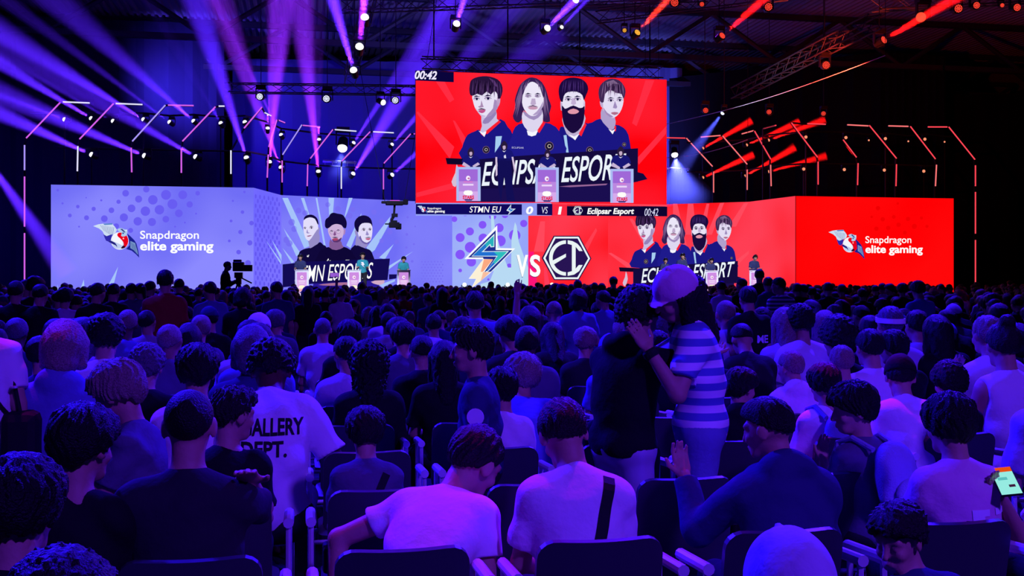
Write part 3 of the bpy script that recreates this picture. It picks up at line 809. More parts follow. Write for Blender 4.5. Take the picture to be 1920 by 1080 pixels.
def small_player(x, y, s, walk=False):
    """a player as the live picture shows him: cap and headset, navy shirt, forearms on the stand"""
    q = [(smooth([(x - 55 * s, y + 120 * s), (x - 50 * s, y + 60 * s), (x - 15 * s, y + 45 * s), (x + 20 * s, y + 45 * s), (x + 55 * s, y + 62 * s), (x + 60 * s, y + 120 * s)], 2), (24, 22, 116), 0),
         (smooth([(x - 22 * s, y + 20 * s), (x, y - 10 * s), (x + 22 * s, y + 15 * s), (x + 20 * s, y + 45 * s), (x, y + 58 * s), (x - 18 * s, y + 48 * s)], 2), (40, 26, 60), 1), (smooth([(x - 10 * s, y + 28 * s), (x + 8 * s, y + 24 * s), (x + 10 * s, y + 44 * s), (x - 4 * s, y + 52 * s)], 2), (196, 170, 200), 2),
         ([(x - 12 * s, y + 58 * s), (x, y + 68 * s), (x + 14 * s, y + 56 * s), (x + 2 * s, y + 62 * s)], (240, 240, 250), 2)]
    if walk:
        q += [(smooth([(x - 45 * s, y + 110 * s), (x + 45 * s, y + 110 * s), (x + 60 * s, y + 320 * s), (x + 75 * s, y + 400 * s), (x + 20 * s, y + 400 * s), (x, y + 220 * s), (x - 20 * s, y + 400 * s), (x - 40 * s, y + 300 * s)], 1), (18, 14, 84), 0), (smooth([(x - 58 * s, y + 100 * s), (x - 46 * s, y + 100 * s), (x - 44 * s, y + 220 * s), (x - 56 * s, y + 230 * s)], 1), (210, 190, 220), 1), (smooth([(x + 50 * s, y + 100 * s), (x + 62 * s, y + 98 * s), (x + 80 * s, y + 200 * s), (x + 72 * s, y + 220 * s)], 1), (210, 190, 220), 1), (smooth([(x - 2 * s, y + 92 * s), (x + 10 * s, y + 84 * s), (x + 14 * s, y + 108 * s), (x, y + 108 * s)], 1), (220, 220, 240), 2)]
    else:
        q += [(smooth([(x - 62 * s, y + 118 * s), (x - 50 * s, y + 95 * s), (x - 5 * s, y + 125 * s), (x - 10 * s, y + 138 * s)], 1), (200, 180, 214), 3), (smooth([(x + 64 * s, y + 112 * s), (x + 50 * s, y + 98 * s), (x + 12 * s, y + 122 * s), (x + 20 * s, y + 136 * s)], 1), (200, 180, 214), 3)]
    return q


for x, y, s, wk in ((432, 578, 0.95, False), (655, 535, 1.0, True), (945, 590, 0.9, False), (1435, 572, 1.05, False)):
    pic(H, 'player_picture', small_player(x, y, s, wk), hang, 32, c5)
pic(H, 'score_bar', [(rect(70, 938, 985, 1024), (150, 165, 246), -2), ([(985, 938), (1764, 950), (1764, 962), (985, 946)], (255, 70, 90), -1), ([(70, 945), (785, 947), (785, 1018), (70, 1014)], (14, 8, 92), 0), ([(785, 942), (886, 944), (886, 1020), (785, 1018)], (140, 152, 240), 1), ([(886, 944), (990, 945), (990, 1022), (886, 1020)], (18, 8, 84), 2), ([(990, 945), (1088, 948), (1088, 1024), (990, 1022)], (250, 40, 66), 1), ([(1088, 960), (1764, 964), (1764, 1029), (1088, 1024)], (14, 4, 48), 2)], hang, 4, c5)
lettering(H, 'STMN EU', bq(430, 962, 645, 1004), WHITE, hang, 8, 0.004, 0.2, c5)
lettering(H, '0', bq(812, 962, 860, 1015), WHITE, hang, 8, 0.04, 0.15, c5)
lettering(H, 'VS', bq(918, 965, 958, 1010), (230, 230, 250), hang, 8, 0.0, 0.15, c5)
lettering(H, '1', bq(1026, 964, 1054, 1017), WHITE, hang, 8, 0.03, 0.1, c5)
lettering(H, 'Eclipsar Esport', bq(1223, 974, 1540, 1026), WHITE, hang, 8, 0.03, 0.2, c5)
lettering(H, '00:42', bq(1610, 976, 1702, 1026), (225, 225, 255), hang, 8, 0.0, 0.2, c5)
lettering(H, 'Snapdragon', bq(147, 968, 240, 986), WHITE, hang, 8, 0.01, 0, c5)
lettering(H, 'elite gaming', bq(147, 986, 265, 1008), WHITE, hang, 8, 0.03, 0, c5)
winged_emblem(H, hang, lambda x, y: (781.9 + (x / 7.68 + 165 - 174.8) * 0.23, 387 + (y / 7.68 + 405 - 423.9) * 0.25), 6)
hexagon(H, hang, 6, lambda x, y: (1072.5 + (x - 1145) / 690 * 20, 386.4 + (y - 200) / 614 * 17))
pic(H, 'lightning_emblem', [([(712, 948), (710, 978), (742, 978), (690, 1020), (702, 998), (680, 990)], (230, 245, 255), 0), ([(708, 958), (706, 982), (730, 982), (700, 1006), (708, 992), (690, 987)], (40, 120, 200), 1)], hang, 7, c5)
pic(H, 'clock_box', [([(68, 45), (326, 56), (326, 124), (68, 112)], (10, 4, 60), 0)], hang, 3, c5)
lettering(H, '00:42', [(66, 46), (214, 50), (208, 108), (60, 104)], (236, 230, 255), hang, 6, 0.03, 0.15, c5)

# red team wall
wr = [[(1262, 382), (1270, 382), (1290, 470), (1262, 470)], [(1290, 382), (1300, 382), (1305, 440), (1284, 440)], [(1325, 382), (1330, 382), (1322, 430), (1312, 430)], [(1350, 381), (1358, 380), (1335, 440), (1325, 440)], [(1180, 410), (1186, 410), (1215, 450), (1205, 455)], [(1140, 475), (1146, 474), (1190, 500), (1180, 505)]]
pic(B_r1, 'streak_pattern', [([(max(1141, min(x, 1404)), y) for x, y in q], (255, 74, 94), 0) for q in wr + [[(1395, 381), (1403, 380), (1380, 425), (1366, 425)], [(1404, 470), (1404, 476), (1385, 495), (1378, 490)]]], rw)
for q, b in ((Q4, 2), (Q1, 2), (Q3, 9), (Q2, 16)):
    pic(B_r1, 'player_portrait', q, rw, b, cW)
banner(cW, B_r1, rw, 26, False)
lettering(B_r1, 'ECLIPSAR ESPORT', [(1208, 504), (1381, 490), (1376, 519), (1206, 531)], (236, 244, 252), rw, 30, 0.012, 0.12)
for q in (left, side, lw, mid, mr, rw, right, hang):
    fix(q)
# rigging of the hanging screen
za, zb_ = P(779.5, 132.5, HD0).z + 0.35, 16.9
pa, pb = P(790, 300, HD0 + 0.3), P(1240, 300, HD1 + 0.3)
box_truss((pa.x, pa.y, za), (pb.x, pb.y, za), 0.5, 'lighting_truss', 'dark box truss carrying the hanging screen', STEEL, 'trusses over the stage')
for t in (0.05, 0.35, 0.65, 0.95):
    q = pa.lerp(pb, t)
    tag(MB().tube([(q.x, q.y, za + 0.2), (q.x, q.y, zb_)], 0.03).build('hoist_chain', DARKM), 'dark hoist chain above the hanging screen, %s from the left' % ORD[int(t * 3.4)], 'chain', 'hoist chains of the hanging screen')

# ---------------------------------------------------------------- stage
fr = [(60, 48.2), (300, 48.0), (528, 47.6), (848, 47.8), (1290, 50.6), (1491, 54.2), (1804, 56.6)]
top = [XY(px, d) for px, d in fr]
back = [XY(1804, 60), XY(1405, 61), XY(1290, 62.5), XY(848, 61.5), XY(528, 55.5), XY(60, 50.5)]
poly = top + back
n = len(poly)
sv = [(x, y, 0.0) for x, y in poly] + [(x, y, 0.79) for x, y in poly]
stage = empty('stage', (*XY(900, 52), 0))
tag(stage, 'low black stage running along the foot of the screens', 'stage')
o = MB().add([(x - stage.location.x, y - stage.location.y, z) for x, y, z in sv], [tuple(range(n - 1, -1, -1)), tuple(range(n, 2 * n))] + [(i, (i + 1) % n, n + (i + 1) % n, n + i) for i in range(n)]).build('platform', mat('stage_floor', (0.05, 0.05, 0.07), 0.25, spec=0.5), stage)
for i in range(len(fr) - 1):
    (x0, y0), (x1, y1) = top[i], top[i + 1]
    red = fr[i][0] >= 1290
    pk = 848 <= fr[i][0] < 1290
    col = (255, 60, 52) if red else ((235, 150, 200) if pk else (176, 205, 255))
    b = MB()
    dx, dy = x1 - x0, y1 - y0
    l = math.hypot(dx, dy)
    nx, ny = dy / l * 0.03, -dx / l * 0.03
    b.add([(x + k * nx - stage.location.x, y + k * ny - stage.location.y, z) for x, y in ((x0, y0), (x1, y1)) for k in (0.1, 1) for z in (0.655, 0.765)],
          [(2, 3, 7, 6), (0, 4, 5, 1), (0, 1, 3, 2), (4, 6, 7, 5), (1, 5, 7, 3), (0, 2, 6, 4)])
    tag(b.build('edge_light', glow(col), stage), 'red light strip' if red else 'pale light strip')
# ---------------------------------------------------------------- neon arches
def Darch(px):
    return Dwall(px) + 0.75


def neon_arch(segs, label, group, mount):
    """an open portal outline of light tubes on a dark frame; segs: (x0, y0, x1, y1, colour)"""
    base = P(segs[0][0], 500, Darch(segs[0][0]))
    r = empty('neon_arch', (base.x, base.y, 0))
    tag(r, label, 'light', group)
    fr = MB()
    lo = None
    for x0, y0, x1, y1, c in segs:
        a, b = P(x0, y0, Darch(x0)) - r.location, P(x1, y1, Darch(x1)) - r.location
        MB().tube([a, b], 0.034, n=8).build('light_tube', glow(c, 1.0), r)
        n = Vector((0, 0.09, 0))
        fr.tube([a + n, b + n], 0.05, n=6)
        for q in (a, b):
            if lo is None or q.z < lo.z:
                lo = q
    fr.tube([lo + Vector((0, 0.09, 0)), Vector((lo.x, lo.y + 0.09, 0.0))], 0.05, n=6)
    # struts joining the tubes' frames
    ends = [[P(s[0], s[1], Darch(s[0])) - r.location, P(s[2], s[3], Darch(s[2])) - r.location] for s in segs]
    for i in range(len(ends) - 1):
        best = min(((p, q) for p in ends[i] for q in ends[i + 1]), key=lambda t: (t[0] - t[1]).length)
        fr.tube([best[0] + Vector((0, 0.09, 0)), best[1] + Vector((0, 0.09, 0))], 0.05, n=6)
    fr.build('frame', DARKM, r)
    return r


NW, NP, NV = (225, 225, 255), (214, 96, 235), (170, 150, 255)
NR, NS = (255, 70, 84), (255, 120, 120)
left_arches = [
    ([(118, 191, 168, 193, NW), (113, 192, 49, 259, NP), (46, 272, 46, 319, NV), (46, 331, 46, 425, NP), (46, 437, 46, 548, NP)], 'tall violet neon arch reaching the floor, at the far left'),
    ([(217, 194, 267, 196, NW), (213, 194, 149, 261, NP), (146, 274, 145, 321, NW)], 'violet neon arch, second from the left above the screens'),
    ([(315, 197, 363, 198, NP), (310, 197, 248, 265, NV), (246, 277, 247, 323, NP)], 'violet neon arch with a pink top tube, third from the left'),
    ([(410, 199, 421, 199, NW), (404, 200, 342, 265, NP), (340, 278, 340, 324, NP)], 'violet neon arch with a short top tube, fourth from the left'),
    ([(496, 211, 508, 217, NW), (491, 201, 458, 240, NP), (433, 282, 433, 326, NW)], 'broken violet neon arch where the screens turn back, fifth from the left'),
    ([(522, 225, 534, 230, NP), (519, 225, 504, 275, NP), (503, 290, 501, 333, NP)], 'narrow pink neon arch beside the rising pink beams'),
    ([(568, 235, 600, 238, NP), (566, 234, 530, 290, NV), (529, 301, 529, 342, NP)], 'pink topped neon arch above the three black-shirted players'),
    ([(628, 243, 668, 246, NW), (624, 243, 582, 297, NP), (577, 308, 576, 349, NP)], 'white topped neon arch just left of the bright oval lamp'),
    ([(700, 247, 738, 249, NW), (694, 247, 641, 302, NP), (640, 313, 640, 354, NW)], 'white topped neon arch just right of the bright oval lamp'),
    ([(776, 251, 790, 251, NP), (770, 251, 720, 306, NP), (719, 317, 719, 355, NP)], 'violet neon arch running behind the left edge of the hanging screen')]
for s, l in left_arches:
    neon_arch(s, l, 'violet neon arches', None)
right_arches = [
    ([(1240, 258, 1285, 259, NR), (1287, 259, 1336, 312, NS), (1338, 322, 1338, 361, NS)], 'red neon arch running behind the right edge of the hanging screen'),
    ([(1314, 257, 1351, 254, NS), (1355, 255, 1401, 308, NS), (1401, 318, 1401, 356, NS)], 'red neon arch, second right of the hanging screen'),
    ([(1391, 251, 1413, 245, NS), (1415, 246, 1445, 298, NR), (1445, 309, 1446, 349, NS)], 'narrow red neon arch, third right of the hanging screen'),
    ([(1432, 241, 1455, 235, NR)], 'lone slanting red neon tube beside the bend of the arches'),
    ([(1514, 232, 1548, 233, NR), (1484, 230, 1533, 295, NR), (1534, 303, 1534, 346, NR)], 'red neon arch with its long slope crossing its top tube'),
    ([(1589, 234, 1628, 236, NS), (1630, 235, 1681, 297, NR), (1681, 308, 1680, 349, NR)], 'red neon arch, third from the right end'),
    ([(1666, 236, 1703, 237, NS), (1707, 237, 1754, 298, NR), (1756, 309, 1754, 349, NS)], 'red neon arch, second from the right end'),
    ([(1581, 262, 1606, 295, NR), (1609, 306, 1608, 347, NR)], 'short red neon arch without a top tube'),
    ([(1740, 238, 1776, 238, NR), (1779, 238, 1828, 299, NR), (1829, 310, 1829, 349, NR), (1829, 360, 1829, 438, NR), (1829, 450, 1829, 530, NR)], 'tall red neon arch reaching down at the far right')]
for s, l in right_arches:
    neon_arch(s, l, 'red neon arches', None)

# ---------------------------------------------------------------- moving lamps and the haze they light
HAZE = {}


def haze_mat(density):
    if density not in HAZE:
        m = bpy.data.materials.new('stage_haze')
        m.use_nodes = True
        nt = m.node_tree
        nt.nodes.clear()
        v = nt.nodes.new('ShaderNodeVolumeScatter')
        v.inputs['Color'].default_value = (1, 1, 1, 1)
        v.inputs['Density'].default_value = density
        v.inputs['Anisotropy'].default_value = 0.0
        o = nt.nodes.new('ShaderNodeOutputMaterial')
        nt.links.new(v.outputs[0], o.inputs['Volume'])
        HAZE[density] = m
    return HAZE[density]


VB, PB_, RB, WB = (0.10, 0.016, 1.15), (0.30, 0.022, 1.15), (1.6, 0.006, 0.006), (0.012, 0.014, 0.14)
LAMP_N = [0]
BEAM_K = 150.0


def moving_lamp(px, py, d, aim, size, face, label, group, beam=None, hang=True, leds=False, pole=False):
    """a moving-head lamp: base, yoke, barrel and lens; aim = direction it points; beam = (colour, power, half angle deg, length)"""
    c = P(px, py, d)
    a = Vector(aim).normalized()
    r = empty('moving_lamp', c)
    tag(r, label, 'lamp', group)
    q = a.to_track_quat('Z', 'Y').to_matrix()
    L = size * 2.6
    R4 = q.to_4x4()
    MB().lathe([(size * 0.55, -L), (size * 0.95, -L * 0.85), (size * 1.05, -L * 0.4), (size * 1.12, -0.02), (size * 1.0, 0.0)], n=14, M=R4).build('lamp_head', DARKM, r)
    if leds:
        mb = MB()
        k = 0
        for ring, m in ((0.0, 1), (0.36, 6), (0.72, 12)):
            for i in range(m):
                t = 2 * math.pi * (i + 0.3 * ring) / m
                mb.lathe([(size * 0.15, 0.0), (size * 0.15, 0.025)], n=8, M=R4 @ Matrix.Translation((size * ring * math.cos(t), size * ring * math.sin(t), 0.0)))
        mb.build('lens', glow(*face), r)
    else:
        MB().lathe([(size * 0.98, 0.0), (size * 0.94, size * 0.3), (size * 0.75, size * 0.6), (size * 0.4, size * 0.8)], n=16, M=R4).build('lens', glow(*face), r)
    s = 1 if hang else -1
    mid = a * (-L * 0.5)
    b = MB()
    for k in (-1, 1):
        b.box(mid + Vector((k * size * 1.35, 0, s * size * 0.9)), (size * 0.25, size * 0.7, size * 2.6))
    b.box(mid + Vector((0, 0, s * size * 2.2)), (size * 3.0, size * 0.8, size * 0.3))
    b.build('yoke', DARKM, r)
    MB().box(mid + Vector((0, 0, s * size * 2.75)), (size * 2.6, size * 1.9, size * 0.8)).build('base', DARKM, r)
    if pole:
        MB().tube([mid + Vector((0, 0, size * 3.1)), Vector((mid.x, mid.y, 16.99 - c.z))], 0.018, n=5).build('drop_pole', DARKM, r)
    if beam:
        col, pw, ha, length = beam[:4]
        dens = beam[4] if len(beam) > 4 else 0.02
        r0 = size * 0.8
        tip = r0 / math.tan(math.radians(ha))
        o = spot('lamp_beam', (a * size * 1.7), (a * 4), pw * BEAM_K, col, ha * 2 * 1.15, 0.9, size * 0.6, r)
        M = R4
        rf = (length + tip) * math.tan(math.radians(ha))
        mb = MB().lathe([(r0 * 1.15, size * 0.95), (rf, length)], n=20, M=M)
        h = mb.build('light_haze', haze_mat(dens), None, c)
        LAMP_N[0] += 1
        tag(h, 'thin haze lit by the ' + label, 'haze', None, 'stuff')
    return r


def aim2d(px, py, qx, qy, toward=0.0):
    """direction in the hall that runs from photo point p to photo point q, leaning towards the audience"""
    d = 50.0
    v = P(qx, qy, d) - P(px, py, d)
    v.normalize()
    return v + Vector((SN, CS, 0)) * (-toward)


WF = ((244, 244, 255), 1.6)
up_row = [(121, 224, 0, 178, 4, 500), (171, 222, 20, 120, 4.5, 1500), (212, 227, 60, 130, 2.2, 500), (269, 224, 60, 85, 5, 1300), (318, 229, 120, 68, 2.4, 800), (363, 227, 190, 55, 5.5, 1500), (414, 231, 330, 50, 3, 700), (459, 229, 430, 150, 2, 0), (502, 241, 516, 150, 3.5, 1300), (527, 253, 512, 215, 2.2, 900), (598, 262, 607, 150, 4, 1400), (663, 268, 760, 150, 3.5, 1100), (735, 271, 800, 210, 4, 1100)]
lo_row = [(172, 290, 0, 205, 5.5, 1400), (271, 292, 100, 215, 5, 1400), (367, 294, 215, 200, 5, 1700), (462, 296, 438, 170, 5, 1500), (505, 304, 530, 190, 5, 1700), (527, 314, 500, 210, 5, 1500), (597, 322, 596, 190, 4.5, 1700), (662, 326, 760, 200, 5.5, 1700), (735, 328, 800, 280, 4, 1300)]
for nm, row in (('upper', up_row), ('lower', lo_row)):
    for i, (x, y, qx, qy, ha, pw) in enumerate(row):
        d = Darch(x) + 0.4
        warm = 490 < x < 610
        moving_lamp(x, y, d, aim2d(x, y, qx, qy, 0.6), 0.105 if nm == 'upper' else 0.125, WF,
                    'white moving lamp in the %s row among the violet arches, %s from the left' % (nm, ORD[i]), 'moving lamps among the violet arches',
                    ((PB_ if warm else VB, pw, ha, 13.0 if ha > 3 else 14.0) if pw else None))
    for k in range(len(row) - 1):
        pass
    # the bar they hang from follows the line of the arches
    b = MB()
    pts = [P(x, y - 12, Darch(x) + 0.45) for x, y, *_ in row]
    b.tube([pts[0] + Vector((-1.5, 0, 0))] + pts + [pts[-1] + Vector((2.0, 0, 0))], 0.05, n=6)
    for p in pts[::3] + [pts[-1]]:
        b.tube([p, Vector((p.x, p.y, 0))], 0.04, n=6)
    tag(b.build('lamp_bar', DARKM), 'dark pipe carrying the %s row of lamps among the violet arches' % nm, 'bar')

RF = ((255, 150, 110), 1.0)
RF2 = ((255, 90, 60), 1.0)
r_up = [(1318, 278, 1390, 238, 900), (1400, 272, 1480, 238, 900), (1441, 263, 1490, 246, 700), (1511, 257, 0, 0, 0), (1586, 258, 0, 0, 0), (1629, 263, 0, 0, 0), (1660, 260, 0, 0, 0), (1703, 265, 0, 0, 0), (1734, 261, 0, 0, 0), (1771, 266, 0, 0, 0)]
r_lo = [(1318, 333, 1410, 292, 1000), (1397, 330, 1448, 300, 900), (1441, 322, 1480, 312, 600), (1507, 317, 0, 0, 0), (1583, 318, 0, 0, 0), (1658, 319, 0, 0, 0), (1732, 321, 0, 0, 0)]
for nm, row in (('upper', r_up), ('lower', r_lo)):
    for i, (x, y, qx, qy, pw) in enumerate(row):
        d = Darch(x) + 0.4
        small = x in (1629, 1703, 1771)
        moving_lamp(x, y, d, aim2d(x, y, qx, qy, 0.5) if pw else (-0.1, -1, 0.05), 0.05 if small else 0.085, RF,
                    'orange-red lamp in the %s row among the red arches, %s from the left' % (nm, ORD[i]), 'lamps among the red arches',
                    (RB, pw, 4.0, 3.2, 0.03) if pw else None)
    b = MB()
    pts = [P(x, y - 10, Darch(x) + 0.45) for x, y, *_ in row]
    b.tube([pts[0] + Vector((-1.0, 0, 0))] + pts + [pts[-1] + Vector((1.0, 0, 0))], 0.05, n=6)
    for p in pts[::3] + [pts[-1]]:
        b.tube([p, Vector((p.x, p.y, 0))], 0.04, n=6)
    tag(b.build('lamp_bar', DARKM), 'dark pipe carrying the %s row of lamps among the red arches' % nm, 'bar')

# lamps on the overhead trusses
DT = 40.0
over = [(684, 33, 693, -60, 0.17, 3200, PB_, 3.6, 'uppermost of the three lamps left of the hanging screen'), (674, 88, 706, 0, 0.17, 2600, PB_, 3.2, 'middle of the three lamps left of the hanging screen'), (663, 132, 643, 0, 0.15, 3600, VB, 3.6, 'lowest of the three lamps left of the hanging screen'),
        (856, 45, 905, -50, 0.15, 2400, VB, 4.5, 'overhead just left of the middle of the hanging screen'), (1026, 53, 1140, -20, 0.14, 2400, VB, 4.5, 'overhead with a wide beam, above the hanging screen'), (1053, 51, 1150, -20, 0.08, 900, VB, 2.6, 'overhead and tiny, beside the wide beam'), (1079, 0, 1180, -60, 0.15, 900, VB, 4, 'cut by the top of the picture above the hanging screen')]
for x, y, qx, qy, s, pw, col, ha, l in over:
    moving_lamp(x, y, DT, aim2d(x, y, qx, qy, 1.5), s * 0.95, ((250, 250, 240), 1.3), 'white moving lamp, ' + l, 'overhead moving lamps', (col, pw, ha, 12.0), pole=True)
for x, y, s, l in ((487, 181, 0.16, 'left one of the three speckled white lamps'), (612, 185, 0.17, 'middle one of the three speckled white lamps'), (741, 188, 0.16, 'speckled white lamp nearest the hanging screen')):
    moving_lamp(x, y, 47.0, (-0.12 - 0.1, -1, -0.1), s, ((220, 225, 255), 1.5), l, 'white LED lamps', None, True, True, True)
moving_lamp(718, 192, 46.0, (0.55, -0.6, -0.35), 0.13, ((250, 250, 235), 1.4), 'white barrel lamp turned sideways beside the speckled lamp', None, None, pole=True)
# blue wash beams that fill the air at left
for x, y, qx, qy, pw, ha, ln in ((612, 187, 640, 300, 900, 9, 5), (741, 190, 745, 320, 1100, 10, 5)):
    pass
red_over = [(1265, 5, 0.17), (1316, 8, 0.10), (1441, 13, 0.17), (1354, 67, 0.15), (1171, 57, 0.09), (1195, 61, 0.14), (1657, 75, 0.17), (1797, 16, 0.18), (1831, 10, 0.15), (1879, 10, 0.09), (1907, 14, 0.16), (1549, 122, 0.16), (1323, 207, 0.14), (1442, 210, 0.13), (1544, 213, 0.12)]
for i, (x, y, s) in enumerate(red_over):
    f = ((255, 176, 60), 1.1) if x in (1171, 1195) else ((255, 66, 50), 1.1)
    bm = {1354: (1440, 0, 1700), 1657: (1735, 32, 1800), 1195: (1270, -6, 1500)}.get(x)
    moving_lamp(x, y, 42.0 if y < 150 else 50.0, aim2d(x, y, bm[0], bm[1], 1.4) if bm else ((-0.45, -0.8, 0.05) if x in (1442, 1544) else (-0.2, -1, -0.12)), s, f,
                'round %s lamp overhead at the right, %s' % ('amber' if x in (1171, 1195) else 'red', ['just above the amber lamps', 'small and dim by the top edge', 'by the top edge with a bracket', 'with a red beam beside the cables', 'smaller of the amber pair', 'larger of the amber pair', 'with a red beam below the turned barrel lamp', 'leftmost of the four in the top corner', 'second of the four in the top corner', 'smallest of the four in the top corner', 'last of the four in the top corner', 'under the glowing red truss', 'at the foot of the long thin cable', 'dim, above the bend of the red arches', 'dim, above the sloping red arch'][i]),
                'red LED lamps', (RB if x != 1195 else (1.0, 0.03, 0.01), bm[2], 3.2, 7.0, 0.03) if bm else None, True, y > 4, True)
moving_lamp(1727, 32, 42.0, (-0.6, -0.5, -0.4), 0.2, ((255, 90, 60), 0.8), 'large dark barrel lamp turned away beneath the red truss', None, None, pole=True)
moving_lamp(1355, 212, 47.0, aim2d(1355, 212, 1325, 250, 0.2), 0.09, ((220, 230, 255), 1.5), 'small blue-white lamp throwing a short blue beam beside the hanging screen', None, (WB, 900, 8, 3.5, 0.03), pole=True)
moving_lamp(-45, 270, 46.0, aim2d(-45, 270, 98, 480, -0.05), 0.13, WF, 'moving lamp beyond the left edge throwing its beam down past the tall neon arch', None, (VB, 1500, 4.5, 6.8), pole=True)
# trusses that carry them
tl = [P(560, 40, DT + 1), P(1300, 5, DT + 2)]
box_truss(P(700, -30, DT + 0.2), P(655, 150, DT + 6.5), 0.45, 'lighting_truss', 'lighting truss slanting down beside the three bright lamps, left of the hanging screen', STEEL, 'trusses over the stage', 0.45, 0.022)
box_truss(P(640, 10, DT + 0.6), P(1330, -12, DT + 2.5), 0.5, 'lighting_truss', 'lighting truss above the hanging screen carrying the violet lamps', STEEL, 'trusses over the stage')
box_truss(P(1640, 40, 38.5), P(1380, 175, 50.5), 0.5, 'lighting_truss', 'truss with red-lit rails sloping above the right curtain', TRUSSM, 'trusses over the stage', 0.5, 0.035)
spot('truss_uplight', P(1560, 150, 40), P(1560, 100, 44), 3000, (1, 0.05, 0.02), 100, 0.8, 0.1)
box_truss(P(1640, 8, 42.5), P(1990, -10, 44), 0.5, 'lighting_truss', 'truss carrying the four red lamps in the top right corner', STEEL, 'trusses over the stage')
box_truss(P(1120, 30, 42.8), P(1480, -14, 43.5), 0.5, 'lighting_truss', 'truss carrying the red lamps above the right half of the hanging screen', STEEL, 'trusses over the stage')
box_truss(P(430, 165, 47.6), P(790, 170, 47.6), 0.4, 'lighting_truss', 'truss carrying the three speckled white lamps', STEEL, 'trusses over the stage')
for i, (x0, y0, d0, x1, y1, d1) in enumerate(((1210, 297, 50, 1402, 262, 48), (1235, 236, 50, 1660, 104, 40))):
    a, b = P(x0, y0, d0), P(x1, y1, d1)
    pts = [a.lerp(b, t / 12) - Vector((0, 0, 0.25 * math.sin(math.pi * t / 12))) for t in range(13)]
    cb = MB().tube(pts, 0.014, n=6).build('camera_cable', mat('white_cable', (0.85, 0.85, 0.9), 0.3))
    for e in (pts[0], pts[-1]):
        MB().tube([e, Vector((e.x, e.y, 16.99))], 0.012, n=5).build('hanger', BLACK, cb)
    tag(cb, ['short thin white cable strung low over the red arches', 'long thin white cable rising to the right past the red lamps'][i], 'cable')
spot('cable_fill', P(1330, 330, 44), P(1450, 180, 45), 900, (0.7, 0.7, 1.0), 55, 0.8, 0.1)  # added lamp without a fixture, only to make the thin cables show


def flown_rig(px, py, d, label, lampxy):
    """small flown platform of thin tubes with a bright lamp above it"""
    c = P(px, py, d)
    r = empty('flown_platform', c)
    tag(r, label, 'platform', 'flown platforms')
    b = MB()
    for y in (-0.35, 0.35):
        b.tube([(-0.9, y, 0.02), (0.9, y, -0.05)], 0.035, n=6)
    for k in range(5):
        x = -0.8 + 0.4 * k
        b.tube([(x, -0.35, 0), (x, 0.35, 0)], 0.03, n=6)
        b.tube([(x, -0.35, 0), (x, -0.35, -0.3)], 0.02, n=5)
    b.build('frame', mat('pale_metal', (0.5, 0.5, 0.55), 0.35, 0.5), r)
    MB().tube([(-0.1, 0.2, 0), (-0.1, 0.3, -c.z + 0.001)], 0.03, n=6).build('mast', DARKM, r)
    return r


flown_rig(637, 303, Darch(637) + 1.0, 'small pale platform hanging below the bright oval lamp at left', None)
flown_rig(1262, 316, Darch(1262) + 1.0, 'small pale platform below the bright lamp beside the hanging screen', None)
moving_lamp(642, 277, Darch(642) + 1.0, (-0.1, -0.5, -0.75), 0.27, ((255, 255, 255), 3.0), 'bright oval white lamp over the small platform at left', None, (WB, 500, 22, 2.2, 0.02))
moving_lamp(1265, 290, Darch(1265) + 1.0, (-0.05, -0.5, -0.75), 0.2, ((255, 255, 255), 3.0), 'bright white lamp right beside the hanging screen', None, (WB, 1500, 26, 3.6, 0.03))

# ---------------------------------------------------------------- things on and over the stage
GREYP = mat('podium_shell', (0.75, 0.78, 0.85), 0.4)


def podium(px, d, label):
    c = P(px, 500, d)
    r = empty('podium', (c.x, c.y, 0.79))
    r.rotation_euler = (0, 0, math.atan2(-c.x, c.y) * -1 * -1)
    tag(r, label, 'podium', 'player podiums')
    MB().box((0, 0, 0.575), (0.62, 0.42, 1.15)).build('shell', GREYP, r, bevel=0.015)
    MB().box((0, 0.0, 1.165), (0.66, 0.5, 0.03)).build('top', GREYP, r)
    f = MB()
    y = -0.212
    for k, (z0, z1, col) in enumerate(((0.06, 0.40, (238, 205, 244)), (0.40, 0.72, (224, 172, 236)), (0.72, 1.07, (206, 140, 226)))):
        f.add([(-0.22, y, z0), (0.22, y, z0), (0.22, y, z1), (-0.22, y, z1)], [(0, 1, 2, 3)], glow(col))
    fl = lambda pts, col, dy: f.add([(x, y - dy, z) for x, z in pts], [tuple(range(len(pts)))], glow(col))
    fl(circ(0, 0.84, 0.075, 0.08, 14), (252, 240, 255), 0.004)
    fl(circ(0.012, 0.835, 0.045, 0.03, 10), (200, 120, 190), 0.008)
    fl(rect(-0.14, 0.64, 0.14, 0.68), (246, 228, 252), 0.004)
    fl(rect(-0.12, 0.56, 0.12, 0.59), (246, 228, 252), 0.004)
    fl(smooth([(-0.13, 0.36), (-0.1, 0.46), (0.1, 0.46), (0.13, 0.36), (0, 0.31)], 2), (255, 250, 214), 0.004)
    fl(rect(-0.13, 0.2, 0.13, 0.3), (230, 90, 96), 0.006)
    fl([(-0.12, 0.17), (0.12, 0.17), (0.08, 0.12), (-0.08, 0.12)], (50, 40, 120), 0.006)
    f.build('display', None, r)
    v, fc = text_geo('STARS', 0.03)
    MB().add([(-0.12 + 0.24 * a, y - 0.012, 0.21 + 0.08 * b) for a, b in v], fc).build('lettering', glow((255, 236, 240)), r)
    return r


pod_l = [podium(566, 49.0, 'left podium of the black-shirted team on stage'), podium(664, 49.6, 'middle podium of the black-shirted team on stage'), podium(757, 50.2, 'podium standing alone before the lilac screen')]
pod_r = [podium(1248, 52.6, 'podium before the red wall hidden behind the pink cap'), podium(1335, 53.0, 'podium in front of the words on the red wall'), podium(1417, 53.6, 'podium at the right end of the red wall picture')]

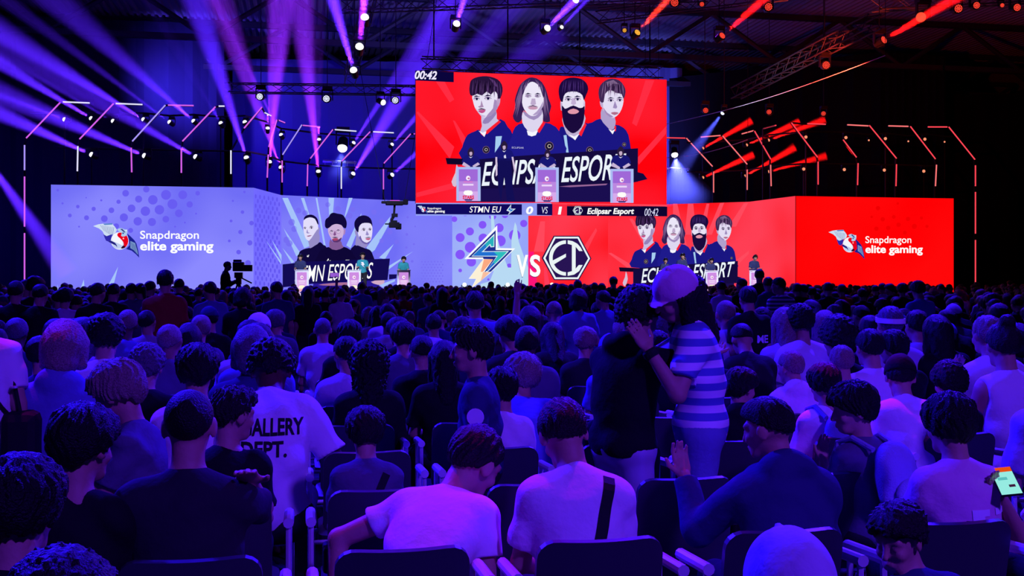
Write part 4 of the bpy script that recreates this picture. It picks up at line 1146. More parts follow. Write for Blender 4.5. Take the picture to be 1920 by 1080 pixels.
# remote camera under its flown head
c = P(740, 381, 44.0)
r = empty('remote_camera', c)
tag(r, 'remote camera hanging dark before the lilac screen', 'camera')
MB().box((0, 0, 0), (0.72, 0.5, 0.16)).box((-0.42, 0, 0.03), (0.25, 0.2, 0.1)).box((0.45, 0, 0.05), (0.2, 0.2, 0.22)).build('carriage', BLACK, r, bevel=0.03)
MB().box((0, -0.1, 0.1), (0.4, 0.12, 0.03)).build('status_light', glow((220, 90, 240)), r)
MB().tube([(0.0, 0, -0.05), (-0.03, 0, -0.5)], 0.045).build('stem', BLACK, r)
MB().box((0, 0, -0.5), (0.24, 0.2, 0.14)).tube([(-0.02, 0, -0.5), (-0.12, 0, -0.68), (-0.12, 0, -0.82)], 0.06).build('gimbal', BLACK, r)
MB().box((-0.02, 0, -0.9), (0.42, 0.3, 0.22)).box((0.16, 0.0, -0.96), (0.22, 0.26, 0.24)).box((-0.3, 0, -0.86), (0.2, 0.12, 0.05)).box((0.0, 0, -0.76), (0.2, 0.2, 0.1)).build('camera_body', BLACK, r, bevel=0.02)
MB().tube([(0.0, 0, -0.9), (0.0, 0.28, -0.9)], 0.09, n=12).build('lens', BLACK, r)
for k in (-1, 1):
    MB().tube([(k * 0.4, 0, 0.05), (k * 2.5, 2.0, 16.9 - c.z)], 0.012, n=5).build('suspension_wire', BLACK, r)

# floor lamps along the stage front
for px, d, l in ((871, 46.5, 'stage floor lamp below the tip of the lightning emblem'), (952, 46.5, 'stage floor lamp below the letters between the emblems'), (1035, 48.0, 'stage floor lamp below the hexagon emblem')):
    moving_lamp(px, 534, d, (-0.15, -0.8, 0.35), 0.1, ((255, 236, 210) if px > 1000 else (225, 240, 255), 1.4), l, 'stage floor lamps', None, False)
    q = P(px, 534, d)
    b = MB().box((0, 0, 0), (0.5, 0.5, q.z - 0.365))
    tag(b.build('lamp_plinth', DARKM, None, (q.x, q.y + 0.12, (q.z - 0.365) / 2)), 'dark plinth under the ' + l, 'stand', 'lamp plinths')

# camera operator's tripod and camera, on a riser
D_OP = 30.0
c = P(444, 530, D_OP)
riser = empty('camera_riser', (c.x, c.y, 0))
tag(riser, 'dark riser under the camera operator', 'platform')
MB().box((-0.1, 0.1, 0.14), (2.2, 1.8, 0.28)).build('deck', DARKM, riser)
r = empty('broadcast_camera', (c.x, c.y, 0.28))
tag(r, 'big broadcast camera on a tripod in front of the left screen', 'camera')
zc = P(444, 500, D_OP).z - 0.28
MB().box((0.05, 0, zc), (0.3, 0.5, 0.26)).box((0.02, 0, zc + 0.12), (0.22, 0.3, 0.16)).build('camera_body', DARKM, r, bevel=0.02)
MB().box((0.3, 0.1, zc - 0.04), (0.24, 0.3, 0.18)).build('lens_hood', DARKM, r)
MB().box((0.05, 0, zc - 0.24), (0.22, 0.3, 0.16)).tube([(0.05, 0, zc - 0.5), (0.05, 0, zc - 0.3)], 0.08).build('tripod_head', DARKM, r)
MB().tube([(0.1, -0.1, zc - 0.3), (0.42, -0.35, zc - 0.46)], 0.02).build('pan_bar', DARKM, r)
for t in (90, 210, 330):
    MB().tube([(0.05, 0, zc - 0.4), (0.05 + 0.45 * math.cos(math.radians(t)), 0.45 * math.sin(math.radians(t)), 0.0)], 0.025).build('leg', DARKM, r)

# the room's wash lamps point away from the stage haze: leave them out when its light is worked out
keep_off = bpy.data.collections.new('stage_haze_volumes')
for o in COL.objects:
    if o.get('kind') == 'stuff' and o.name.startswith('light_haze'):
        keep_off.objects.link(o)
for c in keep_off.collection_objects:
    c.light_linking.link_state = 'EXCLUDE'
for o in COL.objects:
    if o.type == 'LIGHT' and not o.name.startswith('lamp_beam'):
        o.light_linking.receiver_collection = keep_off
# ---------------------------------------------------------------- people: one continuous skin each, from a blended distance field


def surface_nets(f, lo, vox):
    s = f < 0
    nx, ny, nz = f.shape
    c = np.zeros((nx - 1, ny - 1, nz - 1), np.int8)
    offs = [(i, j, k) for i in (0, 1) for j in (0, 1) for k in (0, 1)]
    for i, j, k in offs:
        c += s[i:nx - 1 + i, j:ny - 1 + j, k:nz - 1 + k]
    act = (c > 0) & (c < 8)
    I = np.argwhere(act)
    n = len(I)
    idx = np.full(act.shape, -1, np.int32)
    idx[act] = np.arange(n)
    val = {o: f[I[:, 0] + o[0], I[:, 1] + o[1], I[:, 2] + o[2]] for o in offs}
    acc = np.zeros((n, 3))
    cnt = np.zeros(n)
    for a in offs:
        for ax in range(3):
            if a[ax] == 0:
                b = list(a)
                b[ax] = 1
                b = tuple(b)
                va, vb = val[a], val[b]
                m = (va < 0) != (vb < 0)
                t = np.where(m, va / np.where(m, va - vb, 1), 0)
                for q in range(3):
                    acc[:, q] += np.where(m, a[q] + (t if q == ax else 0), 0)
                cnt += m
    v = (I + acc / cnt[:, None]) * vox + lo
    quads = []
    for ax in range(3):
        u, w = (ax + 1) % 3, (ax + 2) % 3
        sl0 = [slice(1, -1)] * 3
        sl1 = [slice(1, -1)] * 3
        sl0[ax] = slice(0, f.shape[ax] - 1)
        sl1[ax] = slice(1, f.shape[ax])
        a, b = s[tuple(sl0)], s[tuple(sl1)]
        E = np.argwhere(a != b)
        if not len(E):
            continue
        flip = a[E[:, 0], E[:, 1], E[:, 2]]
        E = E + np.array([0 if q == ax else 1 for q in range(3)])
        q4 = []
        for du, dw in ((-1, -1), (0, -1), (0, 0), (-1, 0)):
            G = E.copy()
            G[:, u] += du
            G[:, w] += dw
            q4.append(idx[G[:, 0], G[:, 1], G[:, 2]])
        q4 = np.stack(q4, 1)
        q4 = np.where(flip[:, None], q4, q4[:, ::-1])
        quads.append(q4)
    q = np.concatenate(quads) if quads else np.zeros((0, 4), int)
    q = q[(q >= 0).all(1)]
    return v, q


class Field:
    def __init__(s, lo, hi, vox):
        s.lo, s.vox = np.array(lo, float), vox
        s.n = np.ceil((np.array(hi) - s.lo) / vox).astype(int) + 1
        s.f = np.full(s.n, 1.0, np.float32)
        s.ax = [(s.lo[i] + np.arange(s.n[i]) * vox).astype(np.float32) for i in range(3)]

    def sub(s, lo, hi):
        a = np.maximum(np.floor((np.array(lo) - s.lo) / s.vox).astype(int), 0)
        b = np.minimum(np.ceil((np.array(hi) - s.lo) / s.vox).astype(int) + 1, s.n)
        if (b <= a).any():
            return None
        sl = tuple(slice(a[i], b[i]) for i in range(3))
        x = s.ax[0][sl[0]][:, None, None]
        y = s.ax[1][sl[1]][None, :, None]
        z = s.ax[2][sl[2]][None, None, :]
        return sl, x, y, z

    def put(s, sl, d, k, op):
        g = s.f[sl]
        if op == 'add':
            h = np.clip(0.5 + 0.5 * (g - d) / k, 0, 1)
            s.f[sl] = g * (1 - h) + d * h - k * h * (1 - h)
        else:
            d = -d
            h = np.clip(0.5 - 0.5 * (g - d) / k, 0, 1)
            s.f[sl] = g * (1 - h) + d * h + k * h * (1 - h)

    def cap(s, a, b, ra, rb=None, k=0.02, op='add', flat=False):
        rb = ra if rb is None else rb
        a, b = np.array(a, float), np.array(b, float)
        m = max(ra, rb) + k + 2 * s.vox
        r = s.sub(np.minimum(a, b) - m, np.maximum(a, b) + m)
        if r is None:
            return
        sl, x, y, z = r
        ba = b - a
        L2 = float(ba @ ba) + 1e-9
        px, py, pz = x - a[0], y - a[1], z - a[2]
        t0 = (px * ba[0] + py * ba[1] + pz * ba[2]) / L2
        t = np.clip(t0, 0, 1)
        d = np.sqrt((px - t * ba[0]) ** 2 + (py - t * ba[1]) ** 2 + (pz - t * ba[2]) ** 2) - (ra + (rb - ra) * t)
        if flat:
            d = np.maximum(d, (t0 - 1) * math.sqrt(L2))
        s.put(sl, d, k, op)

    def ell(s, c, r, R=None, k=0.02, op='add'):
        c, r = np.array(c, float), np.array(r, float)
        m = max(r) + k + 2 * s.vox
        q = s.sub(c - m, c + m)
        if q is None:
            return
        sl, x, y, z = q
        x, y, z = x - c[0], y - c[1], z - c[2]
        if R is not None:
            x, y, z = (R[0, i] * x + R[1, i] * y + R[2, i] * z for i in range(3))
        k0 = np.sqrt((x / r[0]) ** 2 + (y / r[1]) ** 2 + (z / r[2]) ** 2)
        k1 = np.sqrt((x / r[0] ** 2) ** 2 + (y / r[1] ** 2) ** 2 + (z / r[2] ** 2) ** 2) + 1e-6
        s.put(sl, k0 * (k0 - 1) / k1, k, op)

    def mesh(s):
        s.f[0], s.f[-1] = 1, 1
        s.f[:, 0], s.f[:, -1] = 1, 1
        s.f[:, :, 0], s.f[:, :, -1] = 1, 1
        return surface_nets(s.f, s.lo, s.vox)


def U(v):
    v = np.array(v, float)
    return v / (np.linalg.norm(v) + 1e-9)


def rotm(axis, deg):
    return np.array(Matrix.Rotation(math.radians(deg), 3, Vector(axis)))


ARMS = {  # upper-arm direction and forearm direction, (out, forward, up)
    'lap': ((0.16, 0.38, -0.9), (-0.55, 0.8, -0.1)), 'down': ((0.12, 0.0, -1), (0.04, 0.18, -1)), 'phone': ((0.1, 0.42, -0.9), (-0.42, 0.8, 0.5)),
    'chin': ((0.1, 0.5, -0.8), (-0.35, 0.35, 0.95)), 'raise': ((0.25, 0.35, 0.9), (0.0, 0.15, 1)), 'wide': ((0.5, 0.25, -0.8), (-0.2, 0.7, -0.5)), 'cross': ((0.15, 0.3, -0.9), (-0.95, 0.35, 0.1)),
    'stand': ((0.3, 0.1, -0.95), (-0.2, 0.95, 0.05)), 'wave': ((0.75, 0.3, 0.35), (0.1, 0.2, 1))}


def two_bone(S, T, pole, a=0.285, b=0.25):
    """elbow and wrist that bring the wrist to T"""
    v = T - S
    L = min(np.linalg.norm(v), (a + b) * 0.985)
    u = U(v)
    c = (a * a + L * L - b * b) / (2 * a * L)
    h = a * math.sqrt(max(0.0, 1 - c * c))
    q = np.array(pole, float)
    q = U(q - u * (q @ u))
    return S + u * (a * c) + q * h, S + u * L


def skeleton(p, k_reach=None):
    """joint positions for a pose, facing +Y, origin on the floor under the pelvis"""
    sit = p.get('sit', True)
    w = p.get('w', 1.0)
    k = {}
    P0 = np.array([0, 0, 0.54 if sit else 0.94])
    lean0, lean, side = p.get('lean0', -6 if sit else 0), p.get('lean', 6 if sit else 3), p.get('side', 0)
    tw = p.get('twist', 0)
    up0 = rotm((0, 1, 0), side * 0.7) @ rotm((1, 0, 0), -lean0) @ np.array([0, 0, 1.0])
    up1 = rotm((0, 1, 0), side) @ rotm((1, 0, 0), -lean) @ np.array([0, 0, 1.0])
    M = P0 + 0.24 * up0
    N = M + 0.27 * up1
    r = np.array([math.cos(math.radians(tw)), math.sin(math.radians(tw)), 0.0])
    r = U(r - up1 * (r @ up1))
    f = U(np.cross(up1, r))
    k.update(P=P0, M=M, N=N, up0=up0, up=up1, r=r, f=f)
    yaw, pit, rol = p.get('yaw', 0), p.get('pitch', 8), p.get('roll', 0)
    R = rotm((0, 0, 1), yaw) @ rotm((1, 0, 0), -pit) @ rotm((0, 1, 0), rol)
    hs = p.setdefault('hs', 1.04)
    nd = U(up1 * 0.6 + R[:, 2] * 0.6 + f * 0.22)
    k['nb'] = N + nd * 0.07
    k['H'] = N + nd * 0.085 + R[:, 2] * 0.105 * hs + R[:, 1] * 0.015
    k['R'] = R
    for sgn, nm in ((1, 'R'), (-1, 'L')):
        S = N - 0.068 * up1 + sgn * 0.160 * w * r
        if k_reach and nm in k_reach:
            T, pole = k_reach[nm]
            k['S' + nm] = S
            k['E' + nm], k['W' + nm] = two_bone(S, T, pole)
            continue
        arm = p.get('arm' + nm, p.get('arms', 'lap' if sit else 'down'))
        if isinstance(arm, str):
            ud, fd = ARMS[arm]
        else:
            ud, fd = arm
        conv = lambda d: U(d[0] * sgn * r + d[1] * f + d[2] * (up1 if not sit else U(up1 + np.array([0, 0, 1.0]))))
        E = S + conv(ud) * 0.285
        W = E + conv(fd) * 0.25
        k['S' + nm], k['E' + nm], k['W' + nm] = S, E, W
    for sgn, nm in ((1, 'R'), (-1, 'L')):
        h = P0 + np.array([sgn * 0.092, 0, -0.02])
        if sit:
            kn = h + np.array([sgn * 0.05, 0.43, 0.0])
            an = np.array([kn[0], kn[1] - 0.04, 0.085])
        else:
            st = p.get('stride', 0.0) * sgn
            kn = np.array([h[0] + sgn * 0.01, st * 0.5 + 0.02, 0.5])
            an = np.array([h[0] + sgn * 0.01, st, 0.085])
        k['h' + nm], k['k' + nm], k['a' + nm] = h, kn, an
    return k


def torso_prims(F_, k, w, e, fat=1.0):
    R0 = np.stack([k['r'], U(np.cross(k['up0'], k['r'])), k['up0']], 1)
    R1 = np.stack([k['r'], k['f'], k['up']], 1)
    F_.ell(k['P'] + k['up0'] * 0.02, (0.168 * w + e, 0.118 * fat + e, 0.12 + e), R0, 0.05)
    F_.ell(k['M'] - k['up0'] * 0.04, (0.15 * w * (0.5 + 0.5 * fat) + e, 0.105 * fat + e, 0.15 + e), R0, 0.06)
    F_.ell(k['M'] + k['up'] * 0.11 + k['f'] * 0.005, (0.168 * w + e, 0.112 * fat + e, 0.165 + e), R1, 0.06)
    a, b = k['SL'], k['SR']
    F_.cap(a * 0.9 + b * 0.1, b * 0.9 + a * 0.1, 0.062 + e, None, 0.06)
    for S in (a, b):
        F_.cap(k['N'] + k['up'] * 0.0, S * 0.75 + k['N'] * 0.25 - k['up'] * 0.005, 0.05 + e * 0.6, 0.056 + e * 0.6, 0.05)


def hand_prims(F_, W, E, r, f, up, sgn, curl=0.5, palm_n=None, big=False):
    """palm, four fingers of their own lengths and a thumb leaving the palm's side"""
    d = U(W - E)
    n = U(palm_n) if palm_n is not None else U(np.cross(d, r) if abs(d @ r) < 0.9 else f)
    n = U(n - d * (n @ d))
    s_ = np.cross(n, d) * sgn            # towards the thumb
    c = W + d * 0.045
    Rm = np.stack([s_, d, n], 1)
    F_.ell(c, (0.04, 0.05, 0.017), Rm, 0.015)
    for i, (o, L) in enumerate(((0.030, 0.072), (0.010, 0.08), (-0.010, 0.074), (-0.029, 0.058))):
        b0 = W + d * (0.085 - abs(o) * 0.15) + s_ * o
        spread = o * 0.35 * (1 - curl)
        d1 = U(d + s_ * spread * 6 - n * curl * 0.5)
        d2 = U(d1 - n * curl * 1.0)
        m = b0 + d1 * L * 0.5
        t = m + d2 * L * 0.5
        F_.cap(b0 - d * 0.02, m, 0.0095, 0.0088, 0.006)
        F_.cap(m, t, 0.0088, 0.0075, 0.004)
    t0 = W + d * 0.02 + s_ * 0.028
    t1 = t0 + U(s_ * 0.75 + d * 0.65 - n * 0.2) * 0.045
    t2 = t1 + U(s_ * 0.3 + d * 0.9 - n * 0.4 * curl) * 0.032
    F_.cap(t0, t1, 0.0125, 0.011, 0.01)
    F_.cap(t1, t2, 0.011, 0.0085, 0.004)


def body_mesh(p, k, vox):
    w, fat, hs = p.get('w', 1.0), p.get('fat', 1.0), p.get('hs', 1.0)
    pts = [k[q] for q in ('P', 'N', 'H', 'EL', 'ER', 'WL', 'WR', 'kL', 'kR', 'aL', 'aR')]
    lo, hi = np.min(pts, 0) - 0.24, np.max(pts, 0) + 0.26
    lo[2] = -0.03
    F_ = Field(lo, hi, vox)
    torso_prims(F_, k, w, 0.0, fat)
    H, R = k['H'], k['R']
    h = lambda x, y, z: H + R @ (np.array([x, y, z]) * hs)
    F_.cap(k['N'] - k['up'] * 0.03, k['nb'] + (H - k['nb']) * 0.35 - R[:, 1] * 0.012, 0.058, 0.052 * hs, 0.03)
    if not p.get('headless'):
        F_.ell(h(0, -0.014, 0.022), np.array((0.075, 0.093, 0.088)) * hs, R, 0.02)
        F_.ell(h(0, 0.026, -0.03), np.array((0.060, 0.066, 0.082)) * hs, R, 0.03)
        F_.cap(h(-0.022, 0.06, -0.088), h(0.022, 0.06, -0.088), 0.022 * hs, None, 0.03)          # chin
        F_.cap(h(-0.042, 0.072, 0.022), h(0.042, 0.072, 0.022), 0.014 * hs, None, 0.018)        # brow
        for sg in (-1, 1):
            F_.ell(h(sg * 0.032, 0.094, 0.002), np.array((0.017, 0.012, 0.011)) * hs, R, 0.012, 'sub')
            F_.ell(h(sg * 0.031, 0.080, 0.001), np.array((0.013, 0.012, 0.012)) * hs, R, 0.004)
            F_.ell(h(sg * 0.078, -0.008, -0.008), np.array((0.011, 0.024, 0.034)) * hs, R @ rotm((0, 0, 1), -sg * 18), 0.008)
            F_.ell(h(sg * 0.04, 0.068, -0.03), np.array((0.02, 0.02, 0.02)) * hs, R, 0.02)
        F_.cap(h(0, 0.088, 0.012), h(0, 0.108, -0.032), 0.009 * hs, 0.013 * hs, 0.012)
        F_.ell(h(0, 0.09, -0.062), np.array((0.024, 0.012, 0.006)) * hs, R, 0.008)
        F_.ell(h(0, 0.088, -0.074), np.array((0.02, 0.012, 0.007)) * hs, R, 0.008)
    for sg, nm in ((1, 'R'), (-1, 'L')):
        S, E, W = k['S' + nm], k['E' + nm], k['W' + nm]
        F_.cap(S, E, 0.052, 0.040, 0.03)
        F_.cap(E, W, 0.041, 0.027, 0.015)
        hand_prims(F_, W, E, k['r'], k['f'], k['up'], sg, p.get('curl' + nm, p.get('curl', 0.55)), p.get('palm' + nm))
        F_.cap(k['h' + nm], k['k' + nm], 0.085, 0.058, 0.04)
        F_.cap(k['k' + nm], k['a' + nm], 0.056, 0.038, 0.02)
        F_.cap(k['a' + nm] + np.array([0, -0.03, -0.045]), k['a' + nm] + np.array([sg * 0.02, 0.16, -0.05]), 0.036, 0.032, 0.03)
    return F_.mesh()


def wrinkles(x, y, z, seed, amp):
    a = seed * 1.7
    return amp * (np.sin(34 * z + 13 * x + 3.0 * np.sin(11 * x + a) + a) * 0.5 + np.sin(26 * x - 19 * z + 2.4 * np.sin(14 * z + a)) * 0.5) * (0.6 + 0.4 * np.sin(9 * z + 5 * x + a))


def shirt_mesh(p, k, vox):
    w, fat = p.get('w', 1.0), p.get('fat', 1.0)
    sl = p.get('sleeve', 'short')
    pts = [k[q] for q in ('P', 'N', 'EL', 'ER', 'SL', 'SR')] + ([k['WL'], k['WR']] if sl == 'long' else [])
    F_ = Field(np.min(pts, 0) - 0.24, np.max(pts, 0) + 0.24, vox)
    e = 0.016 if sl != 'long' else 0.022
    torso_prims(F_, k, w, e, fat)
    for nm in 'LR':
        S, E, W = k['S' + nm], k['E' + nm], k['W' + nm]
        if sl == 'short':
            q = S + (E - S) * p.get('slen', 0.72)
            F_.cap(S, q, 0.056 + e, 0.054 + e, 0.035, flat=True)
        elif sl == 'long':
            F_.cap(S, E, 0.054 + e, 0.044 + e, 0.035)
            F_.cap(E, E + (W - E) * 0.93, 0.044 + e, 0.028 + e, 0.02, flat=True)
    if p.get('hood'):
        F_.ell(k['N'] - k['f'] * 0.055 + k['up'] * 0.02, (0.125, 0.075, 0.075), np.stack([k['r'], k['f'], k['up']], 1), 0.03)
        F_.cap(k['N'] + k['r'] * 0.1 + k['f'] * 0.03, k['N'] - k['r'] * 0.1 + k['f'] * 0.03, 0.045, None, 0.03)
        F_.ell(k['N'] + k['f'] * 0.02 + k['up'] * 0.085, (0.075, 0.07, 0.06), np.stack([k['r'], k['f'], k['up']], 1), 0.02, 'sub')
    else:
        F_.ell(k['nb'] + k['f'] * 0.012 + k['up'] * 0.012, (0.07, 0.068, 0.05), np.stack([k['r'], k['f'], k['up']], 1), 0.012, 'sub')
    if sl == 'none':
        for nm in 'LR':
            F_.ell(k['S' + nm] + (k['S' + nm] - k['N']) * 0.32, (0.05, 0.09, 0.13), None, 0.02, 'sub')
    x, y, z = F_.ax[0][:, None, None], F_.ax[1][None, :, None], F_.ax[2][None, None, :]
    F_.f += wrinkles(x, y, z, p.get('seed', 0), p.get('fold', 0.012)).astype(np.float32)
    if not p.get('sit', True):
        F_.f = np.maximum(F_.f, (k['P'][2] - 0.04 - z).astype(np.float32) * np.ones_like(F_.f))
    return F_.mesh()


def trouser_mesh(p, k, vox):
    pts = [k[q] for q in ('P', 'kL', 'kR', 'aL', 'aR')]
    F_ = Field(np.min(pts, 0) - 0.2, np.max(pts, 0) + 0.2, vox)
    w, fat = p.get('w', 1.0), p.get('fat', 1.0)
    R0 = np.stack([k['r'], U(np.cross(k['up0'], k['r'])), k['up0']], 1)
    F_.ell(k['P'], (0.172 * w + 0.006, 0.124 * fat + 0.006, 0.125), R0, 0.05)
    b = p.get('baggy', 1.0)
    for nm in 'LR':
        F_.cap(k['h' + nm], k['k' + nm], 0.1 * b, 0.072 * b, 0.04)
        F_.cap(k['k' + nm], k['a' + nm] + np.array([0, 0, 0.02]), 0.07 * b, 0.058 * b, 0.02, flat=True)
    x, y, z = F_.ax[0][:, None, None], F_.ax[1][None, :, None], F_.ax[2][None, None, :]
    F_.f += wrinkles(x, y, z, p.get('seed', 0) + 2, 0.004).astype(np.float32)
    return F_.mesh()


def hair_mesh(p, k, vox):
    """hair in head axes; a hairline plane from nape to forehead, locks and strands as real relief"""
    st = p.get('hair', 'short')
    if st in ('none',):
        return None
    hs, seed = p.get('hs', 1.0), p.get('seed', 0)
    long_ = st in ('long', 'bob', 'pony', 'big')
    lo, hi = np.array([-0.17, -0.21, -0.42 if long_ else -0.17]), np.array([0.17, 0.17, 0.19])
    F_ = Field(lo, hi, vox)
    x, y, z = F_.ax[0][:, None, None], F_.ax[1][None, :, None], F_.ax[2][None, None, :]
    g = {'short': 0.010, 'buzz': 0.003, 'bald': 0.003, 'spiky': 0.014, 'curly': 0.024, 'afro': 0.044, 'mop': 0.024, 'bob': 0.022, 'long': 0.018, 'pony': 0.012, 'bun': 0.012, 'big': 0.05, 'fade': 0.008}[st]
    F_.ell((0, -0.014, 0.026), (0.077 + g, 0.096 + g, 0.09 + g * 1.2), None, 0.01)
    if st in ('mop', 'big', 'curly'):
        F_.ell((0, 0.0, 0.055), (0.08 + g, 0.1 + g, 0.068 + g * 0.8), None, 0.02)
    if st == 'spiky':
        F_.ell((0, 0.045, 0.08), (0.062, 0.055, 0.05), None, 0.03)
    if st == 'fade':
        F_.ell((0, 0.01, 0.07), (0.074, 0.092, 0.06), None, 0.02)
    # hairline
    ny, nz, c0 = {'bob': (-0.571, 0.822, -0.03), 'mop': (-0.5, 0.866, -0.012), 'big': (-0.5, 0.866, -0.02), 'bald': (-0.8, 0.6, 0.03), 'buzz': (-0.62, 0.78, 0.006), 'fade': (-0.45, 0.89, 0.02)}.get(st, (-0.571, 0.822, 0.002))
    pl = c0 - (ny * y + nz * z) + 0.012 * np.sin(x * 60 + seed) * (st in ('mop', 'spiky', 'curly', 'big'))
    F_.f = np.maximum(F_.f, (pl + np.zeros_like(F_.f)).astype(np.float32))
    if st in ('bob', 'long', 'big'):
        dn = 0.13 if st == 'bob' else 0.34
        F_.cap((0, -0.06, 0.0), (0, -0.075, -dn + 0.06), 0.085 + g * 0.4, 0.075, 0.03)
        for sg in (-1, 1):
            F_.cap((sg * 0.075, -0.01, 0.02), (sg * 0.08, -0.02 if st != 'long' else 0.03, -dn + 0.05), 0.034, 0.03, 0.03)
    if st == 'pony':
        F_.ell((0, -0.125, 0.03), (0.03, 0.04, 0.035), None, 0.02)
        F_.cap((0, -0.14, 0.02), (0, -0.16, -0.2), 0.035, 0.022, 0.02)
    if st == 'bun':
        F_.ell((0.0, -0.07, 0.125), (0.045, 0.045, 0.04), None, 0.015)
    if p.get('cap'):
        F_.f = np.maximum(F_.f, (z - 0.028 + np.zeros_like(F_.f)).astype(np.float32))
    th = np.arctan2(x, y + 0.014 + 0 * z)
    amp = {'buzz': 0.0006, 'bald': 0.0004, 'fade': 0.002, 'short': 0.0035, 'spiky': 0.007, 'curly': 0.0, 'afro': 0.0, 'mop': 0.005, 'big': 0.006}.get(st, 0.003)
    nz_ = np.sin(th * 23 + 5 * np.sin(z * 33 + seed) + 4 * np.sin(y * 30)) * 0.6 + np.sin(th * 9 + z * 38 + seed * 2 + 3 * np.sin(x * 40)) * 0.45 + np.sin(th * 41 + 4 * np.sin(z * 40 + seed)) * 0.35
    top = np.sin(x * 95 + 3 * np.sin(y * 50 + seed)) * np.sin(y * 42 + 2 * np.sin(x * 60 + seed)) * np.clip(z * 12, 0, 1)
    F_.f += (amp * (nz_ + 0.9 * top)).astype(np.float32)
    if st in ('curly', 'afro', 'big'):
        F_.f += (0.006 * (np.sin(x * 120 + 2 * np.sin(z * 70 + seed)) * np.sin(y * 110 + 2 * np.sin(x * 60)) * np.sin(z * 115 + 2 * np.sin(y * 80 + seed)) * 1.6)).astype(np.float32)
    v, q = F_.mesh()
    # keep the face clear of long styles' inner side (they sit outside the skin anyway)
    v = (v * hs) @ k['R'].T + k['H']
    return v, q


def cap_mesh(p, k, vox):
    """a baseball cap: dome cut by a rim, brim in front (or turned to the back)"""
    hs = p.get('hs', 1.0)
    F_ = Field((-0.15, -0.25, -0.1), (0.15, 0.25, 0.2), vox)
    x, y, z = F_.ax[0][:, None, None], F_.ax[1][None, :, None], F_.ax[2][None, None, :]
    sg = -1 if p.get('cap') == 'back' else 1
    F_.ell((0, -0.012, 0.03), (0.094, 0.114, 0.115), None, 0.01)
    tilt = 0.12
    F_.f = np.maximum(F_.f, (0.018 - z + tilt * 0 * y + np.zeros_like(F_.f)).astype(np.float32))
    if sg < 0:
        F_.ell((0, 0.11, 0.02), (0.045, 0.05, 0.035), None, 0.008, 'sub')       # strap opening
    F_.ell((0, 0.0, 0.146), (0.01, 0.01, 0.008), None, 0.004)
    d = Field((-0.15, -0.25, -0.1), (0.15, 0.25, 0.2), vox)
    d.ell((0, sg * 0.115 - 0.012, 0.03), (0.082, 0.095, 0.02), None, 0.01)
    d.f = np.maximum(d.f, (np.abs(z - 0.024 + 1.6 * (x * x) + np.maximum(sg * y - 0.09, 0) * 0.35) - 0.006).astype(np.float32) + np.zeros_like(d.f))
    F_.f = np.minimum(F_.f, d.f)
    F_.f += (0.0012 * np.sin(np.arctan2(x, y + 0 * z) * 6)).astype(np.float32)
    v, q = F_.mesh()
    R = k['R'] @ rotm((1, 0, 0), p.get('captilt', 0))
    return (v * hs) @ R.T + k['H'], q


def mesh_from(name, v, q, m=None):
    me = bpy.data.meshes.new(name)
    n = len(q)
    me.vertices.add(len(v))
    me.vertices.foreach_set('co', np.asarray(v, np.float32).ravel())
    me.loops.add(n * 4)
    me.polygons.add(n)
    me.loops.foreach_set('vertex_index', np.asarray(q, np.int32).ravel())
    me.polygons.foreach_set('loop_start', np.arange(0, n * 4, 4, dtype=np.int32))
    me.polygons.foreach_set('loop_total', np.full(n, 4, np.int32))
    me.polygons.foreach_set('use_smooth', np.ones(n, bool))
    me.update(calc_edges=True)
    me.materials.append(m)
    return me


def cloth(name, c, rough=0.85):
    return mat('cloth_' + name, c, rough, spec=0.15, bump=(13, 0.45))


CL = {'white': cloth('white', (0.78, 0.76, 0.78)), 'grey': cloth('grey', (0.30, 0.30, 0.33)), 'dark': cloth('dark', (0.020, 0.020, 0.026)), 'black': cloth('black', (0.007, 0.007, 0.009)), 'navy': cloth('navy', (0.03, 0.04, 0.12)),
      'blue': cloth('blue', (0.12, 0.16, 0.42)), 'slate': cloth('slate', (0.10, 0.11, 0.16)), 'red': cloth('red', (0.30, 0.012, 0.02)), 'orange': cloth('orange', (0.6, 0.12, 0.02)), 'pink': cloth('pink', (0.75, 0.42, 0.55)), 'denim': cloth('denim', (0.16, 0.22, 0.42)),
      'lilac': cloth('lilac', (0.5, 0.45, 0.62)), 'teal': cloth('teal', (0.03, 0.30, 0.33)), 'silver': mat('cloth_silver', (0.6, 0.6, 0.66), 0.35, 0.3)}
HAIRC = {n: mat('hair_' + n, c, 0.5, spec=0.22, bump=(140, 0.5), mott=0.5) for n, c in {'black': (0.006, 0.005, 0.006), 'brown': (0.014, 0.010, 0.011), 'fair': (0.30, 0.25, 0.18), 'grey': (0.13, 0.13, 0.15)}.items()}
SKIN = {n: mat('skin_' + n, c, 0.55, spec=0.3, bump=(60, 0.1)) for n, c in {'fair': (0.46, 0.28, 0.17), 'tan': (0.30, 0.17, 0.10), 'dark': (0.09, 0.045, 0.03)}.items()}


def set_mats(root, shirt, trousers, hair, skin, cap=None):
    for o in root.children:
        n = o.name.split('.')[0]
        m = {'body': SKIN[skin], 'shirt': CL[shirt], 'jacket': CL[shirt], 'trousers': CL[trousers], 'hair': HAIRC[hair], 'cap': CL.get(cap, CL['black'])}.get(n)
        if m:
            o.material_slots[0].link = 'OBJECT'
            o.material_slots[0].material = m


